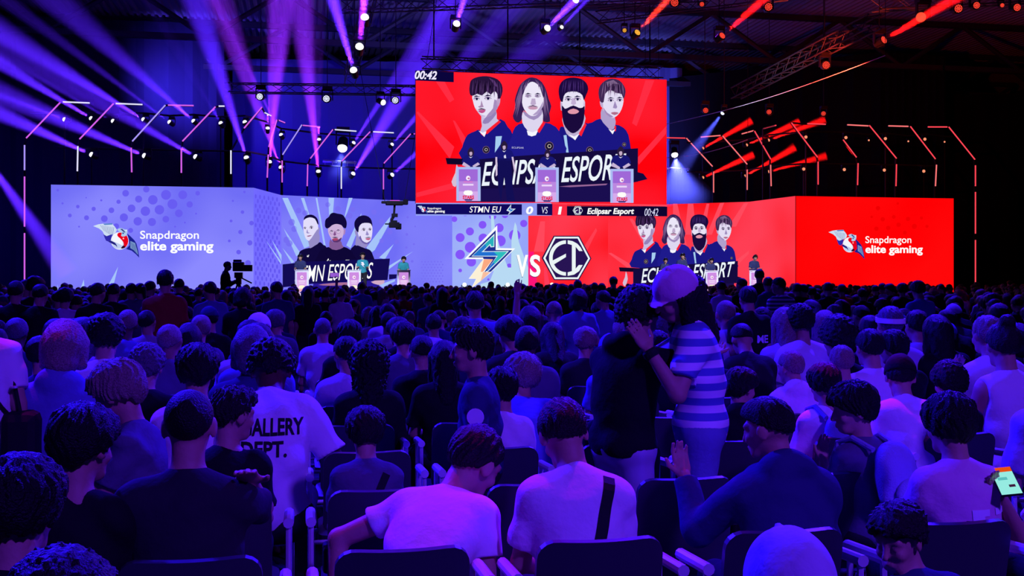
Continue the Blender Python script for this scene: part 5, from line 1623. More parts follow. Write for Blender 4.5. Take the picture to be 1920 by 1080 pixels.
def make_person(p, vox=0.016, hvox=None, reach=None):
    """a person facing +Y at the world origin: Empty with body, shirt, trousers, hair (and cap)"""
    k = skeleton(p, reach)
    r = empty('person')
    for nm, fn, vx in (('body', body_mesh, vox), ('jacket' if p.get('sleeve') == 'long' else 'shirt', shirt_mesh, vox), ('trousers', trouser_mesh, max(vox, 0.016)), ('hair', hair_mesh, hvox or vox * 0.6), ('cap', cap_mesh, hvox or vox * 0.6)):
        if nm == 'cap' and not p.get('cap'):
            continue
        res = fn(p, k, vx)
        if res is None:
            continue
        me = mesh_from(nm, *res, SKIN['fair'])
        o = bpy.data.objects.new(nm, me)
        COL.objects.link(o)
        o.parent = r
    return r, k


def head_top(p, k):
    """highest point of the head as posed (hair or cap included), in the person's axes"""
    hs = p.get('hs', 1.0)
    g = {'afro': 0.05, 'big': 0.05, 'curly': 0.024, 'mop': 0.028, 'spiky': 0.02, 'bald': 0.002, 'buzz': 0.003, 'bun': 0.012}.get(p.get('hair', 'short'), 0.01)
    r = np.array([0.077 + g, 0.096 + g, 0.118 + g])
    if p.get('cap'):
        r = np.array([0.094, 0.114, 0.145])
    n = k['R'].T @ np.array([0, 0, 1.0])
    return k['H'] + np.array([0, 0, hs * math.sqrt(float(((r * n) ** 2).sum()))])
# ---------------------------------------------------------------- chairs
SHELLM = mat('chair_shell', (0.035, 0.035, 0.05), 0.4, spec=0.5)
CHROME = mat('chair_chrome', (0.75, 0.75, 0.8), 0.3, 0.35, spec=0.8)
ROW0, ROWP, SEAT0, SEATP = 3.04, 0.87, -0.31, 0.59


def shell(w, h, r, t, bow, n=18):
    """rounded panel w x h standing in XZ from z = 0, bowed forward at its sides, thickness t"""
    vs, fs = [], []
    for i in range(n + 1):
        u = -math.cos(math.pi * i / n)
        x = u * w / 2
        e = max(0.0, abs(x) - (w / 2 - r))
        c = r - math.sqrt(max(0.0, r * r - e * e))
        y = bow * (u * u)
        for yy in (y, y + t):
            vs += [(x, yy, c), (x, yy, h / 2), (x, yy, h - c)]
    for i in range(n):
        a, b = i * 6, i * 6 + 6
        for j in (0, 1):
            fs.append((a + j, b + j, b + j + 1, a + j + 1))
            fs.append((a + 3 + j, a + 4 + j, b + 4 + j, b + 3 + j))
        fs.append((a + 2, b + 2, b + 5, a + 5))
        fs.append((a, a + 3, b + 3, b))
    fs += [(0, 1, 4, 3), (1, 2, 5, 4), (n * 6 + 1, n * 6, n * 6 + 3, n * 6 + 4), (n * 6 + 2, n * 6 + 1, n * 6 + 4, n * 6 + 5)]
    return vs, fs


def make_chair():
    r = empty('chair')
    v, f = shell(0.39, 0.385, 0.06, 0.022, 0.03)
    R = Matrix.Rotation(math.radians(10), 3, 'X')
    MB().add([R @ Vector(q) + Vector((0, -0.0 + 0.065, 0.44)) for q in v], f).build('backrest', SHELLM, r, smooth=False)
    v, f = shell(0.43, 0.44, 0.08, 0.022, 0.015)
    MB().add([(x, 0.06 + z, 0.455 - y) for x, y, z in v], f).build('seat', SHELLM, r)
    for s in (-1, 1):
        x = s * 0.255
        MB().tube([(x, 0.02, 0.715), (x, 0.27, 0.70)], 0.019, n=10).build('armrest', CHROME, r)
        MB().tube([(x, 0.04, 0.70), (x, 0.03, 0.45), (x, 0.0, 0.0)], 0.011, n=7).build('leg', CHROME, r)
        MB().tube([(x, 0.25, 0.69), (x, 0.25, 0.45), (x, 0.46, 0.0)], 0.011, n=7).build('leg', CHROME, r)
    b = MB().tube([(-0.255, 0.02, 0.43), (0.255, 0.02, 0.43)], 0.010, n=6).tube([(-0.255, 0.24, 0.43), (0.255, 0.24, 0.43)], 0.010, n=6)
    b.tube([(-0.255, 0.02, 0.22), (0.255, 0.02, 0.22)], 0.009, n=6)
    b.build('stretcher', CHROME, r)
    return r


chair0 = make_chair()
CHAIRS = []


def put_chair(k, j):
    x, y = SEAT0 + SEATP * j, ROW0 + ROWP * k
    o = chair0 if not CHAIRS else copy_tree(chair0)
    o.location = (x, y, 0)
    CHAIRS.append((o, k, j))


for k in range(0, 7):
    for j in range(-8, 14):
        x, y = SEAT0 + SEATP * j, ROW0 + ROWP * k
        px, py, d = proj((x, y, 0.7))
        if -60 < px < 1980:
            put_chair(k, j)
# ---------------------------------------------------------------- the audience
PEOPLE = []      # dicts: px, top, d, seat (k, j), ref, root


def place(px, top, d, p, shirt, hair='black', label=None, ref=None, skin='fair', trousers='dark', cap=None, rz=0, vox=0.012, hvox=None, floor=0.0, group=None):
    """build a person whose head top stands at photo pixel (px, top), depth d"""
    p = dict(p)
    p.setdefault('seed', len(PEOPLE))
    reach = {}
    if p.get('reach'):
        k0 = skeleton(p)
        loc, s_, a_ = solve(k0, p, px, top, d, rz, floor)
        Mi = Matrix.Rotation(-a_, 3, 'Z')
        for nm, (tx, ty, td, pole) in p['reach'].items():
            reach[nm] = (np.array((Mi @ (P(tx, ty, td) - loc)) / s_), np.array(Mi @ Vector(pole)))
    r, k = make_person(p, vox, hvox, reach)
    set_mats(r, shirt, trousers, hair, skin, cap)
    put(r, k, p, px, top, d, rz, floor)
    tag(r, label, 'person', group)
    s = r.scale[0]
    PEOPLE.append(dict(px=px, top=top, d=d, root=r, ref=ref, sit=p.get('sit', True), k=k, hand=True, desc=None))
    return r, k


SCALES = []


def solve(k, p, px, top, d, rz=0, floor=0.0):
    """where the figure stands so that its head top meets the photo point: location, size, turn"""
    T = head_top(p, k)
    z = CAMZ - (top - HOR) / F * d - floor
    zr = 0.0
    if p.get('sit', True) and d < 9:
        s = (z - 0.54) / (T[2] - 0.54)
        zr = 0.54 * (1 - s)
        if zr < 0:
            zr, s = 0.0, z / T[2]
    else:
        s = z / T[2]
    q = P(px, 521, d)
    a = math.radians(rz)
    tx, ty = s * (T[0] * math.cos(a) - T[1] * math.sin(a)), s * (T[0] * math.sin(a) + T[1] * math.cos(a))
    return Vector((q.x - tx, q.y - ty, zr + floor)), s, a


def put(r, k, p, px, top, d, rz=0, floor=0.0):
    loc, s, a = solve(k, p, px, top, d, rz, floor)
    r.location = loc
    r.rotation_euler = (0, 0, a)
    r.scale = (s, s, s)
    SCALES.append((round(s, 2), px, top))


def S(**a):
    return a


ST = dict(sit=False)
# nearest rows
place(38, 850, 2.27, S(hair='mop', yaw=-10, w=0.95), 'black', 'black', 'person with thick black hair cut off by the lower left edge', 'the black-haired person at the left edge')
place(112, 1030, 1.65, S(hair='curly'), 'black', 'brown', 'frizzy top of a head in the bottom left corner')
place(355, 730, 3.24, S(hair='bald', reach={'R': (470, 905, 3.27, (0.1, 1.0, -0.75))}, curl=0.35, w=1.08, lean=8, pitch=6), 'dark', 'black', 'bald man in a black T-shirt with one hand on his shoulder', 'the bald man', vox=0.008, skin='fair')
place(156, 755, 3.12, S(hair='mop', yaw=-28, w=0.86, hs=1.1, arms='phone'), 'black', 'black', 'dark haired boy in black left of the bald man', 'the boy left of the bald man')
ps_F, k_F = place(-38, 548, 5.3, S(sit=False, hair='short', side=-8, lean=14, pitch=20, armL='stand', armR='down', w=1.02), 'white', 'black', 'standing person in a white T-shirt and jeans with a bag strap, at the left edge', None, trousers='denim', vox=0.010)
place(222, 675, 3.95, S(sit=False, hair='mop', hs=1.22, lean=8, pitch=22, yaw=-12, armR='chin', armL='chin', w=0.9), 'slate', 'fair', 'fair haired child standing sideways with hands to the mouth', None, rz=78, trousers='slate', vox=0.009)
place(122, 603, 5.4, S(hair='bob', sleeve='long', hood=True), 'blue', 'fair', 'person with straight fair bobbed hair and a blue jacket', 'the fair bobbed head')
place(199, 588, 6.6, S(hair='curly', lean=12), 'white', 'black', 'dark curly haired person in a pale shirt behind the fair bobbed head')
place(275, 645, 5.6, S(hair='curly', pitch=15), 'black', 'grey', 'grey curly haired person in black between two seated boys', 'the grey curly head')
place(370, 643, 4.95, S(hair='mop', w=0.95), 'white', 'black', 'person with a big dark round haircut just behind the bald man', 'the round dark haircut')
place(437, 722, 4.09, S(hair='spiky', yaw=-52, w=0.86, hs=1.08, arms='lap', lean=10), 'black', 'brown', 'brown haired boy in black looking right beside the bald man', 'the boy looking right')
ps_G, k_G = place(508, 640, 5.06, S(hair='curly', lean=36, lean0=12, pitch=42, armR='wide', w=1.02, twist=-8), 'white', 'black', 'person in a white T-shirt with black words across the back', 'the shirt with black words', skin='dark', vox=0.010)
ps_L, k_L = place(890, 800, 3.72, S(hair='short', hs=1.18, slen=0.5, lean0=22, lean=48, side=36, twist=-22, yaw=-52, pitch=34, roll=8, armL=((0.8, 0.0, -0.45), (-0.1, 0.3, -0.95)), armR='lap', w=1.0, fold=0.013), 'white', 'brown', 'boy in a white T-shirt bending over to his right in the front middle', 'the bending boy', vox=0.008)
ps_S, k_S = place(1056, 750, 3.56, S(hair='short', hs=1.14, lean=15, lean0=2, pitch=34, roll=-6, arms='lap', w=1.04, fold=0.012), 'white', 'brown', 'man in a white T-shirt with a black bag strap across his back', 'the man with the bag strap', vox=0.008)
place(1440, 745, 3.62, S(hair='fade', sleeve='long', hood=True, yaw=42, pitch=12, reach={'L': (1283, 892, 3.75, (-0.4, 0.2, -1))}, curlL=0.8, w=1.08, lean=16), 'navy', 'black', 'man in a dark hooded jacket holding a hand near his face', 'the man in the dark hooded jacket', vox=0.008)
ps_B, k_B = place(1600, 713, 4.4, S(hair='mop', yaw=62, lean=12, w=0.9, hs=1.12, armL='chin'), 'slate', 'black', 'boy with a black fringe turning left, pale backpack on his back', 'the boy with the backpack', rz=18, vox=0.009)
ps_C, k_C = place(1780, 735, 3.78, S(hair='mop', w=1.02, hs=1.08, lean=10), 'pink', 'black', 'dark haired man in a pale T-shirt with a block print on the back', 'the block print shirt', vox=0.009)
ps_R, k_R = place(1985, 775, 3.9, S(hair='short', lean=30, armR='phone', reach={'L': (1876, 930, 3.7, (-0.5, 0.2, -1))}, w=1.05, pitch=30), 'white', 'brown', 'person in pale clothes holding a lit phone at the right edge', 'the person with the phone', rz=12, vox=0.009)
place(1482, 993, 1.98, S(hair='short', cap='back', lean=50, lean0=18, pitch=22, w=0.95), 'lilac', 'brown', 'person in a pale backwards cap at the bottom edge, right of the middle', 'the pale backwards cap', cap='lilac', vox=0.010)
place(1685, 943, 2.75, S(hair='curly', lean=40, lean0=16, pitch=16, yaw=118, w=0.9, side=-6), 'navy', 'brown', 'curly haired boy at the bottom edge turning his face back to the left', 'the curly boy at the bottom edge', vox=0.008)
place(685, 762, 4.2, S(hair='mop', lean=24, lean0=10, w=0.86, hs=1.1, pitch=14), 'slate', 'brown', 'boy in dark grey with a black strap, left of the bending boy', 'the boy with the black strap')
ps_P, k_P = place(884, 606, 4.9, S(sit=False, hair='spiky', hs=1.14, yaw=10, pitch=4, w=0.95, arms='down'), 'navy', 'brown', 'boy standing in profile in a dark T-shirt with a round sleeve badge', None, rz=72, trousers='dark', vox=0.009)
place(941, 688, 5.2, S(hair='mop', w=0.86, hs=1.06), 'white', 'black', 'dark haired child in a white top behind the standing boy', 'the child in white')
place(978, 662, 5.75, S(hair='mop', lean=52, lean0=20, pitch=20, roll=10, twist=-10), 'blue', 'fair', 'fair haired person bending forward in a blue top', 'the bending blue back')
place(1145, 700, 5.28, S(hair='curly', w=0.9, hs=1.06), 'black', 'brown', 'curly haired child in black seated below the hugging pair', 'the curly haired child')
ps_W, k_W = place(1266, 499, 4.9, S(sit=False, hair='long', cap='fwd', pitch=26, yaw=20, roll=-20, lean=10, reach={'L': (1216, 655, 4.74, (0.3, -0.4, -1)), 'R': (1215, 600, 5.2, (0, 0, -1))}, curlL=0.05, palmL=(-0.3, -0.2, 0.1), w=0.98), 'white', 'brown', 'woman in a pink cap and striped top hugging someone', None, rz=72, trousers='denim', cap='pink', vox=0.007)
place(1200, 534, 5.0, S(sit=False, hair='afro', sleeve='long', hood=True, pitch=22, lean=8, armR=((0.2, 0.95, 0.1), (-0.3, 0.8, 0.25)), armL=((0.1, 0.95, -0.1), (-0.2, 0.95, 0.0)), w=1.08, fat=1.15), 'black', 'black', 'person in a black jacket hugged by the woman in the pink cap', None, rz=-62, trousers='silver', vox=0.010)
place(1390, 688, 5.45, S(hair='mop', yaw=-66, sleeve='long', hood=True, w=0.9), 'black', 'black', 'boy in a dark hood looking right beside the striped top', 'the dark hood')
place(1482, 657, 6.3, S(hair='short', sleeve='long', hood=True, w=0.9, yaw=22), 'white', 'fair', 'fair haired child in a white hooded top', 'the white hooded top')
ps_K, k_K = place(1545, 680, 5.45, S(hair='mop', w=0.95), 'white', 'black', 'dark haired person in a white shirt wearing a denim backpack', 'the denim backpack')
place(1577, 647, 6.5, S(hair='short', w=0.9), 'white', 'fair', 'fair haired child right of the white hooded top')
place(1630, 616, 6.6, S(hair='short'), 'white', 'black', 'short dark haired man in a creased white T-shirt at right', 'the creased white shirt')
place(1674, 618, 7.1, S(hair='mop', yaw=20), 'black', 'black', 'dark haired person close behind the creased white T-shirt at right')
place(1688, 664, 5.6, S(hair='short', cap='fwd', lean=26, lean0=10, yaw=-24, pitch=22, sleeve='long', armR='phone'), 'white', 'black', 'person in a black cap and white long sleeves leaning forward', 'the black cap', cap='black')
place(1778, 674, 5.6, S(hair='afro', w=0.95), 'black', 'black', 'big black afro in front of the sleeveless white top', 'the big black afro')
place(1880, 604, 6.0, S(hair='bun', sleeve='none', yaw=-10), 'white', 'brown', 'woman in a sleeveless white top with her hair tied up', 'the sleeveless white top')
place(1850, 591, 7.0, S(hair='short', armL='chin', sleeve='long'), 'white', 'fair', 'fair haired person in white resting the chin on a hand')
place(1962, 640, 4.7, S(hair='short', lean=20), 'lilac', 'brown', 'person in a pale blue sleeve cut by the right edge')
ps_H, k_H = place(1668, 574, 7.9, S(hair='short'), 'lilac', 'grey', 'grey haired person wearing a white headband')
place(1570, 589, 6.9, S(hair='afro'), 'black', 'black', 'large dark round head of hair below the winged emblem at right')
place(1500, 570, 8.5, S(hair='curly', lean=10), 'white', 'black', 'curly dark haired person in a white shirt near the red wall seam')
place(1470, 578, 8.6, S(hair='long'), 'lilac', 'fair', 'long fair haired person below the dark seam of the red wall')
place(1718, 581, 8.6, S(hair='short'), 'lilac', 'black', 'dark haired person in a pale top right of the white headband')
place(1755, 592, 7.9, S(hair='long'), 'black', 'black', 'long black haired person behind the big black afro')
ps_M, k_M = place(1402, 536, 9.5, S(sit=False, hair='short'), 'black', 'black', 'person standing in a black T-shirt with white letters on the back')
ps_Z, k_Z = place(1459, 520, 15.0, S(sit=False, hair='short', yaw=60), 'white', 'black', 'person in a navy and white striped shirt before the red wall')
place(1360, 563, 9.6, S(hair='buzz', sleeve='long'), 'lilac', 'fair', 'close cropped fair head in a pale jacket right of the pink cap')
place(648, 630, 6.7, S(hair='short', yaw=24), 'lilac', 'black', 'dark haired man in a pale shirt looking left, beside the black afro')
place(692, 638, 5.9, S(hair='big', sleeve='long'), 'black', 'black', 'person with a wide black afro and a black top in the middle rows', 'the wide black afro')
place(655, 599, 8.2, S(hair='mop'), 'black', 'black', 'dark mop of hair behind the man looking left')
place(605, 596, 9.9, S(hair='bald', lean=14), 'lilac', 'grey', 'bald head with a pale shirt in the middle rows at left')
place(755, 602, 8.2, S(hair='mop'), 'slate', 'black', 'dark haired person below the lone podium')
place(791, 629, 6.9, S(hair='fade', sleeve='long'), 'black', 'black', 'short haired man in black right of the wide black afro', 'the short haired man in black')
place(832, 640, 6.3, S(hair='long'), 'black', 'black', 'long black hair just left of the boy standing in profile')
place(813, 588, 11.0, S(hair='short', hs=1.05), 'white', 'black', 'thin person in a white top below the score bar')
place(890, 545, 11.0, S(hair='short', armR='wave', w=1.05), 'blue', 'brown', 'man in a blue-grey T-shirt with a raised arm below the lightning emblem')
place(310, 505, 11.4, S(sit=False, hair='short', arms='down', w=1.08, lean=2, pitch=2), 'red', 'black', 'man standing in a dark red T-shirt before the left screen')
# farther people standing against the screens
opx, opk = place(427, 490, 30.0, S(sit=False, hair='short', yaw=0, pitch=10, sleeve='long', arms='phone'), 'black', 'black', 'camera operator standing at the broadcast camera', None, rz=-80, vox=0.02, floor=0.28)
FAR = [  # px, head top, depth, shirt, hair style, hair colour, label
    (30, 526, 11.0, 'black', 'short', 'black', 'standing man in black at the far left, under the neon arch'), (47, 524, 14.0, 'white', 'bald', 'grey', 'bald man in a white shirt standing at far left'), (66, 518, 13.0, 'black', 'curly', 'black', 'tallest dark head of the standing group at far left'), (76, 533, 11.0, 'black', 'short', 'black', 'rightmost of the dark standing group at far left'),
    (122, 539, 12.0, 'lilac', 'curly', 'black', 'curly dark head in a lilac top by the left end of the screen'), (108, 545, 13.0, 'blue', 'short', 'black', 'dark head leaning on the curly head by the left end of the screen'),
    (184, 530, 12.0, 'black', 'short', 'black', 'broad dark standing person below the winged emblem at left'), (213, 532, 13.0, 'black', 'short', 'black', 'dark standing person just right of the broad one below the winged emblem'), (246, 531, 15.0, 'slate', 'short', 'black', 'left one of a dark pair standing below the white words'), (262, 531, 15.0, 'slate', 'pony', 'black', 'right one of a dark pair standing below the white words'), (282, 527, 16.0, 'black', 'short', 'black', 'dark head touching the left shoulder of the man in dark red'), (336, 523, 17.0, 'black', 'short', 'black', 'dark head right of the man in dark red'),
    (372, 540, 18.0, 'slate', 'short', 'black', 'small dark head between the man in dark red and the camera'), (393, 528, 13.0, 'blue', 'short', 'black', 'person facing right just left of the camera operator'), (405, 539, 19.0, 'slate', 'short', 'black', 'small dark head at the feet of the camera operator'), (455, 540, 11.5, 'black', 'bob', 'black', 'round dark bob below the broadcast camera'), (440, 545, 14.0, 'black', 'mop', 'black', 'dark mop of hair under the camera tripod'),
    (518, 528, 14.0, 'navy', 'short', 'black', 'man in navy standing left of the first podium'), (500, 546, 18.0, 'navy', 'short', 'black', 'small dark head left of the man in navy'), (537, 545, 16.0, 'black', 'bob', 'black', 'dark bob between the man in navy and the first podium'), (577, 537, 15.0, 'black', 'long', 'black', 'long dark hair in front of the first podium'), (592, 543, 17.0, 'black', 'short', 'black', 'dark head right of the long hair before the first podium'),
    (640, 541, 17.0, 'white', 'short', 'brown', 'person in white standing below the first banner words'), (678, 529, 20.0, 'blue', 'short', 'black', 'man in a bright blue jacket and cap before the middle podium'), (687, 542, 22.0, 'slate', 'short', 'black', 'dark head right of the bright blue jacket'), (702, 546, 22.0, 'slate', 'curly', 'brown', 'curly head between the bright blue jacket and a long fair head'), (716, 541, 22.0, 'white', 'long', 'fair', 'long fair haired person in white left of the lone podium'),
    (757, 542, 24.0, 'red', 'short', 'black', 'person in a red football shirt with a white number'), (790, 538, 22.0, 'slate', 'short', 'brown', 'head looking right beyond the lone podium'), (802, 549, 20.0, 'slate', 'short', 'black', 'dark head right of the red football shirt'), (830, 540, 17.0, 'black', 'long', 'black', 'long black hair left of the seam in the lilac screen'),
    (866, 540, 20.0, 'navy', 'short', 'black', 'dark head beside the left floor lamp'), (889, 538, 26.0, 'black', 'short', 'brown', 'brown head under the tip of the lightning emblem'), (907, 540, 22.0, 'black', 'short', 'black', 'low dark head right of the lightning tip'), (921, 528, 27.0, 'black', 'short', 'black', 'dark silhouette standing tallest below the lightning emblem'), (935, 536, 26.0, 'black', 'short', 'black', 'dark silhouette left of the second floor lamp'), (964, 541, 24.0, 'black', 'short', 'black', 'dark silhouette right of the second floor lamp'), (978, 532, 20.0, 'black', 'mop', 'black', 'large dark head under the letters between the emblems'), (989, 536, 26.0, 'black', 'short', 'black', 'dark head close right of the large one under the letters'), (1002, 538, 22.0, 'black', 'short', 'black', 'dark head at the left foot of the hexagon emblem'),
    (1014, 545, 28.0, 'slate', 'short', 'grey', 'small greyish head left below the hexagon emblem'), (1041, 531, 20.0, 'black', 'afro', 'black', 'wide dark hair left below the hexagon emblem'), (1054, 532, 17.0, 'black', 'mop', 'black', 'large dark head in the middle below the hexagon emblem'), (1071, 533, 22.0, 'black', 'short', 'black', 'dark head leaning by the tall one under the hexagon emblem'), (1083, 525, 20.0, 'black', 'short', 'black', 'tall dark head under the hexagon emblem'), (1101, 536, 28.0, 'black', 'short', 'black', 'small dark head right below the hexagon emblem'), (1115, 530, 22.0, 'black', 'short', 'black', 'dark head just right of the hexagon emblem'), (1150, 518, 22.0, 'black', 'spiky', 'black', 'dark head with stiff upright hair left of the hugging pair'), (1128, 531, 22.0, 'slate', 'short', 'black', 'dark head between the hexagon emblem and the upright hair'), (1130, 545, 12.0, 'blue', 'short', 'brown', 'cap shaped dark head in blue left of the hugging pair'), (1085, 543, 11.0, 'blue', 'bob', 'black', 'person in blue bending below the hexagon emblem'),
    (1320, 531, 22.0, 'black', 'short', 'black', 'dark head right behind the pink cap'), (1352, 527, 18.0, 'white', 'short', 'black', 'person in white before the podium by the banner words'), (1390, 522, 18.0, 'black', 'short', 'black', 'dark head under the right end of the black banner'), (1424, 505, 20.0, 'black', 'short', 'black', 'tall dark head in front of the rightmost podium'), (1440, 520, 17.0, 'navy', 'short', 'black', 'dark head right below the rightmost podium'),
    (1494, 531, 18.0, 'black', 'short', 'black', 'dark head on the seam of the red wall'), (1505, 533, 18.0, 'black', 'short', 'black', 'dark head just right of the seam of the red wall'), (1522, 538, 20.0, 'black', 'mop', 'black', 'low dark head left below the red screen'), (1552, 530, 17.0, 'black', 'short', 'black', 'wide dark head below the left tip of the right winged emblem'), (1578, 533, 19.0, 'orange', 'short', 'black', 'dark head with an orange top below the right winged emblem'), (1603, 535, 30.0, 'black', 'short', 'black', 'small dark head below the right winged emblem'), (1617, 541, 19.0, 'black', 'mop', 'black', 'low dark head between the winged emblem and words at right'), (1641, 535, 22.0, 'black', 'short', 'black', 'first dark head below the white words at right'), (1654, 531, 22.0, 'lilac', 'short', 'black', 'dark head in a lilac top below the white words at right'), (1668, 532, 21.0, 'black', 'curly', 'black', 'flat topped dark hair below the white words at right'), (1692, 531, 18.0, 'black', 'mop', 'black', 'big dark mop below the end of the white words at right'), (1721, 526, 14.0, 'blue', 'mop', 'black', 'boy in blue leaning left below the red screen'), (1764, 532, 24.0, 'black', 'bald', 'black', 'round dark head and wide shoulders at the red screen edge')]
_fcache = {}


def light_person(p, shirt, hair, skin='fair', cap=None):
    """a copy of a figure already built with the same pose and hair"""
    key = tuple(sorted((a, str(b)) for a, b in p.items()))
    if key not in _fcache:
        _fcache[key] = make_person(p, 0.02, 0.013)
        r, k = _fcache[key]
    else:
        r0, k = _fcache[key]
        r = copy_tree(r0)
    set_mats(r, shirt, 'dark', hair, skin, cap)
    return r, k


FPOSE = [S(arms='down', yaw=0), S(arms='down', yaw=35, pitch=10), S(arms='stand', yaw=-30, pitch=12), S(arms='phone', yaw=-8, pitch=18)]
for i, (px, top, d, sh, hr, hc, lab) in enumerate(FAR):
    z = CAMZ - (top - HOR) / F * d
    p = dict(FPOSE[i % 4])
    p['hair'] = hr
    p['sit'] = z < 1.36
    r, k = light_person(p, sh, hc)
    put(r, k, p, px, top, d, 0)
    tag(r, lab, 'person')
    PEOPLE.append(dict(px=px, top=top, d=d, root=r, ref=None, sit=p['sit'], k=k, hand=True, desc=None))
place(609, 541, 17.0, S(sit=False, hair='short', armR='raise', curl=0.6), 'black', 'black', 'person holding up a phone below the first banner words', None, vox=0.02)

# the players on stage
JT, JN = 'teal', 'navy'
PLAYERS = [(563, 477, 50.0, 'navy', 'player in teal and navy bowing over the left podium', 24), (680, 474, 50.6, 'teal', 'player in a teal shirt standing upright behind the middle podium', 8), (757, 481, 51.2, 'teal', 'player in teal looking down at the lone podium', 28),
           (1248, 484, 53.6, 'navy', 'player in navy half hidden by the pink cap', 20), (1280, 475, 54.0, 'navy', 'player in navy standing between podiums, above the pink cap', 20), (1334, 484, 54.0, 'navy', 'player in navy bowing over the podium by the banner words', 26), (1416, 478, 54.6, 'navy', 'player in navy behind the rightmost podium', 24)]
for px, top, d, sh, lab, pt in PLAYERS:
    p = S(sit=False, arms=((0.2, 0.35, -0.9), (-0.1, 0.95, 0.3)), pitch=pt, lean=8 + pt * 0.3, hair='short', fold=0.004)
    z = P(px, top, d).z - 0.79
    r, k = place(px, top, d, p, sh, 'black', lab, None, vox=0.018, rz=180, floor=0.79)
    # headset: band and two cups round the head
    H, R = k['H'], k['R']
    hp = lambda x, y, z: Vector(H + R @ np.array([x, y, z]))
    mb = MB().tube([hp(0.105 * math.cos(t), -0.01, 0.03 + 0.12 * math.sin(t)) for t in np.linspace(0, math.pi, 9)], 0.014, n=6)
    for sgn in (-1, 1):
        mb.tube([hp(sgn * 0.08, -0.01, 0.0), hp(sgn * 0.115, -0.01, 0.0)], 0.042, n=10)
    mb.build('headset', DARKM, r)
# ---------------------------------------------------------------- things they wear and carry, and prints on cloth


def child(r, nm):
    return next(o for o in r.children if o.name.split('.')[0] == nm)


def back_point(bvh, x, z, off=0.006, side=-1):
    h = bvh.ray_cast(Vector((x, side * 1.5, z)), Vector((0, -side, 0)))
    return None if h[0] is None else Vector((x, h[0].y + side * off, z))


def bvh_of(o):
    me = o.data
    return BVHTree.FromPolygons([v.co for v in me.vertices], [p.vertices for p in me.polygons])


def back_strap(r, nm, a, b, w, n=22, t=0.006, side=-1):
    """strap lying on the cloth of the back from (x, z) a to b: verts and faces in the person's axes"""
    bv = bvh_of(child(r, nm))
    vs, fs = [], []
    d = np.array(b) - np.array(a)
    nrm = np.array([-d[1], d[0]]) / np.linalg.norm(d)
    for i in range(n + 1):
        c = np.array(a) + d * i / n
        for s in (-0.5, 0.0, 0.5):
            q = c + nrm * w * s
            p = back_point(bv, q[0], q[1], 0.008, side)
            if p is None:
                p = Vector((q[0], vs[-2][1] if len(vs) > 1 else 0, q[1]))
            vs.append(tuple(p))
            vs.append((p.x, p.y - side * t, p.z))
    for i in range(n):
        k, m = i * 6, i * 6 + 6
        for j in (0, 2):
            fs.append((k + j, k + j + 2, m + j + 2, m + j))
        for j in (0, 4):
            fs.append((k + j, m + j, m + j + 1, k + j + 1))
    return vs, fs


def worn(r, name, label, cat):
    """an Empty carrying a worn thing, in the wearer's place and size"""
    e = empty(name)
    e.location, e.rotation_euler, e.scale = r.location, r.rotation_euler, r.scale
    return tag(e, label, cat)


def back_text(r, nm, s, box, m, bold=0.0, name='lettering', shear=0.0, off=0.004):
    """print on the back: box = (x_left, z_top, x_right, z_bottom) as seen from behind"""
    bv = bvh_of(child(r, nm))
    v, f = text_geo(s, bold, shear)
    me = bpy.data.meshes.new(name)
    me.from_pydata([(box[0] + (box[2] - box[0]) * a, 0, box[3] + (box[1] - box[3]) * b) for a, b in v], [], f)
    bm = bmesh.new()
    bm.from_mesh(me)
    bmesh.ops.triangulate(bm, faces=bm.faces)
    for _ in range(2):
        bmesh.ops.subdivide_edges(bm, edges=[e for e in bm.edges if e.calc_length() > 0.012], cuts=1)
        bmesh.ops.triangulate(bm, faces=bm.faces)
    for q in bm.verts:
        p = back_point(bv, q.co.x, q.co.z, off)
        if p is not None:
            q.co = p
    bm.to_mesh(me)
    bm.free()
    me.materials.append(m)
    o = bpy.data.objects.new(name, me)
    COL.objects.link(o)
    o.parent = r
    return o


INKM = mat('print_black', (0.01, 0.01, 0.012), 0.8)
PWHITE = mat('print_white', (0.85, 0.85, 0.85), 0.8)
STRAPM = mat('strap_webbing', (0.006, 0.006, 0.008), 0.7, bump=(300, 0.3))
# words on the white T-shirt
N = k_G['N']
back_text(ps_G, 'shirt', 'GALLERY', (N[0] - 0.11, N[2] - 0.045, N[0] + 0.15, N[2] - 0.115), INKM, 0.03)
back_text(ps_G, 'shirt', 'DEPT.', (N[0] - 0.11, N[2] - 0.135, N[0] + 0.08, N[2] - 0.2), INKM, 0.03)
# block print
N = k_C['N']
bv = bvh_of(child(ps_C, 'shirt'))


def patch(bv, x0, z0, x1, z1, off=0.004, n=6):
    vs = [back_point(bv, x0 + (x1 - x0) * i / n, z0 + (z1 - z0) * j / n, off) for j in range(n + 1) for i in range(n + 1)]
    if any(q is None for q in vs):
        return [], []
    return vs, [(j * (n + 1) + i, j * (n + 1) + i + 1, (j + 1) * (n + 1) + i + 1, (j + 1) * (n + 1) + i) for j in range(n) for i in range(n)]


mb = MB()
for q in ((-0.03, -0.15, 0.06, -0.18), (-0.03, -0.18, 0.03, -0.225), (-0.03, -0.25, 0.02, -0.29), (0.10, -0.15, 0.18, -0.18), (0.135, -0.18, 0.18, -0.29)):
    mb.add(*patch(bv, N[0] + q[0], N[2] + q[1], N[0] + q[2], N[2] + q[3]))
mb.build('print', PWHITE, ps_C)
back_text(ps_C, 'shirt', 'ECOND', (N[0] - 0.06, N[2] - 0.195, N[0] + 0.07, N[2] - 0.222), INKM, 0.02, off=0.007)
# white letters on the standing black T-shirt
N = k_M['N']
back_text(ps_M, 'shirt', 'ME', (N[0] + 0.02, N[2] - 0.18, N[0] + 0.16, N[2] - 0.26), PWHITE, 0.03)
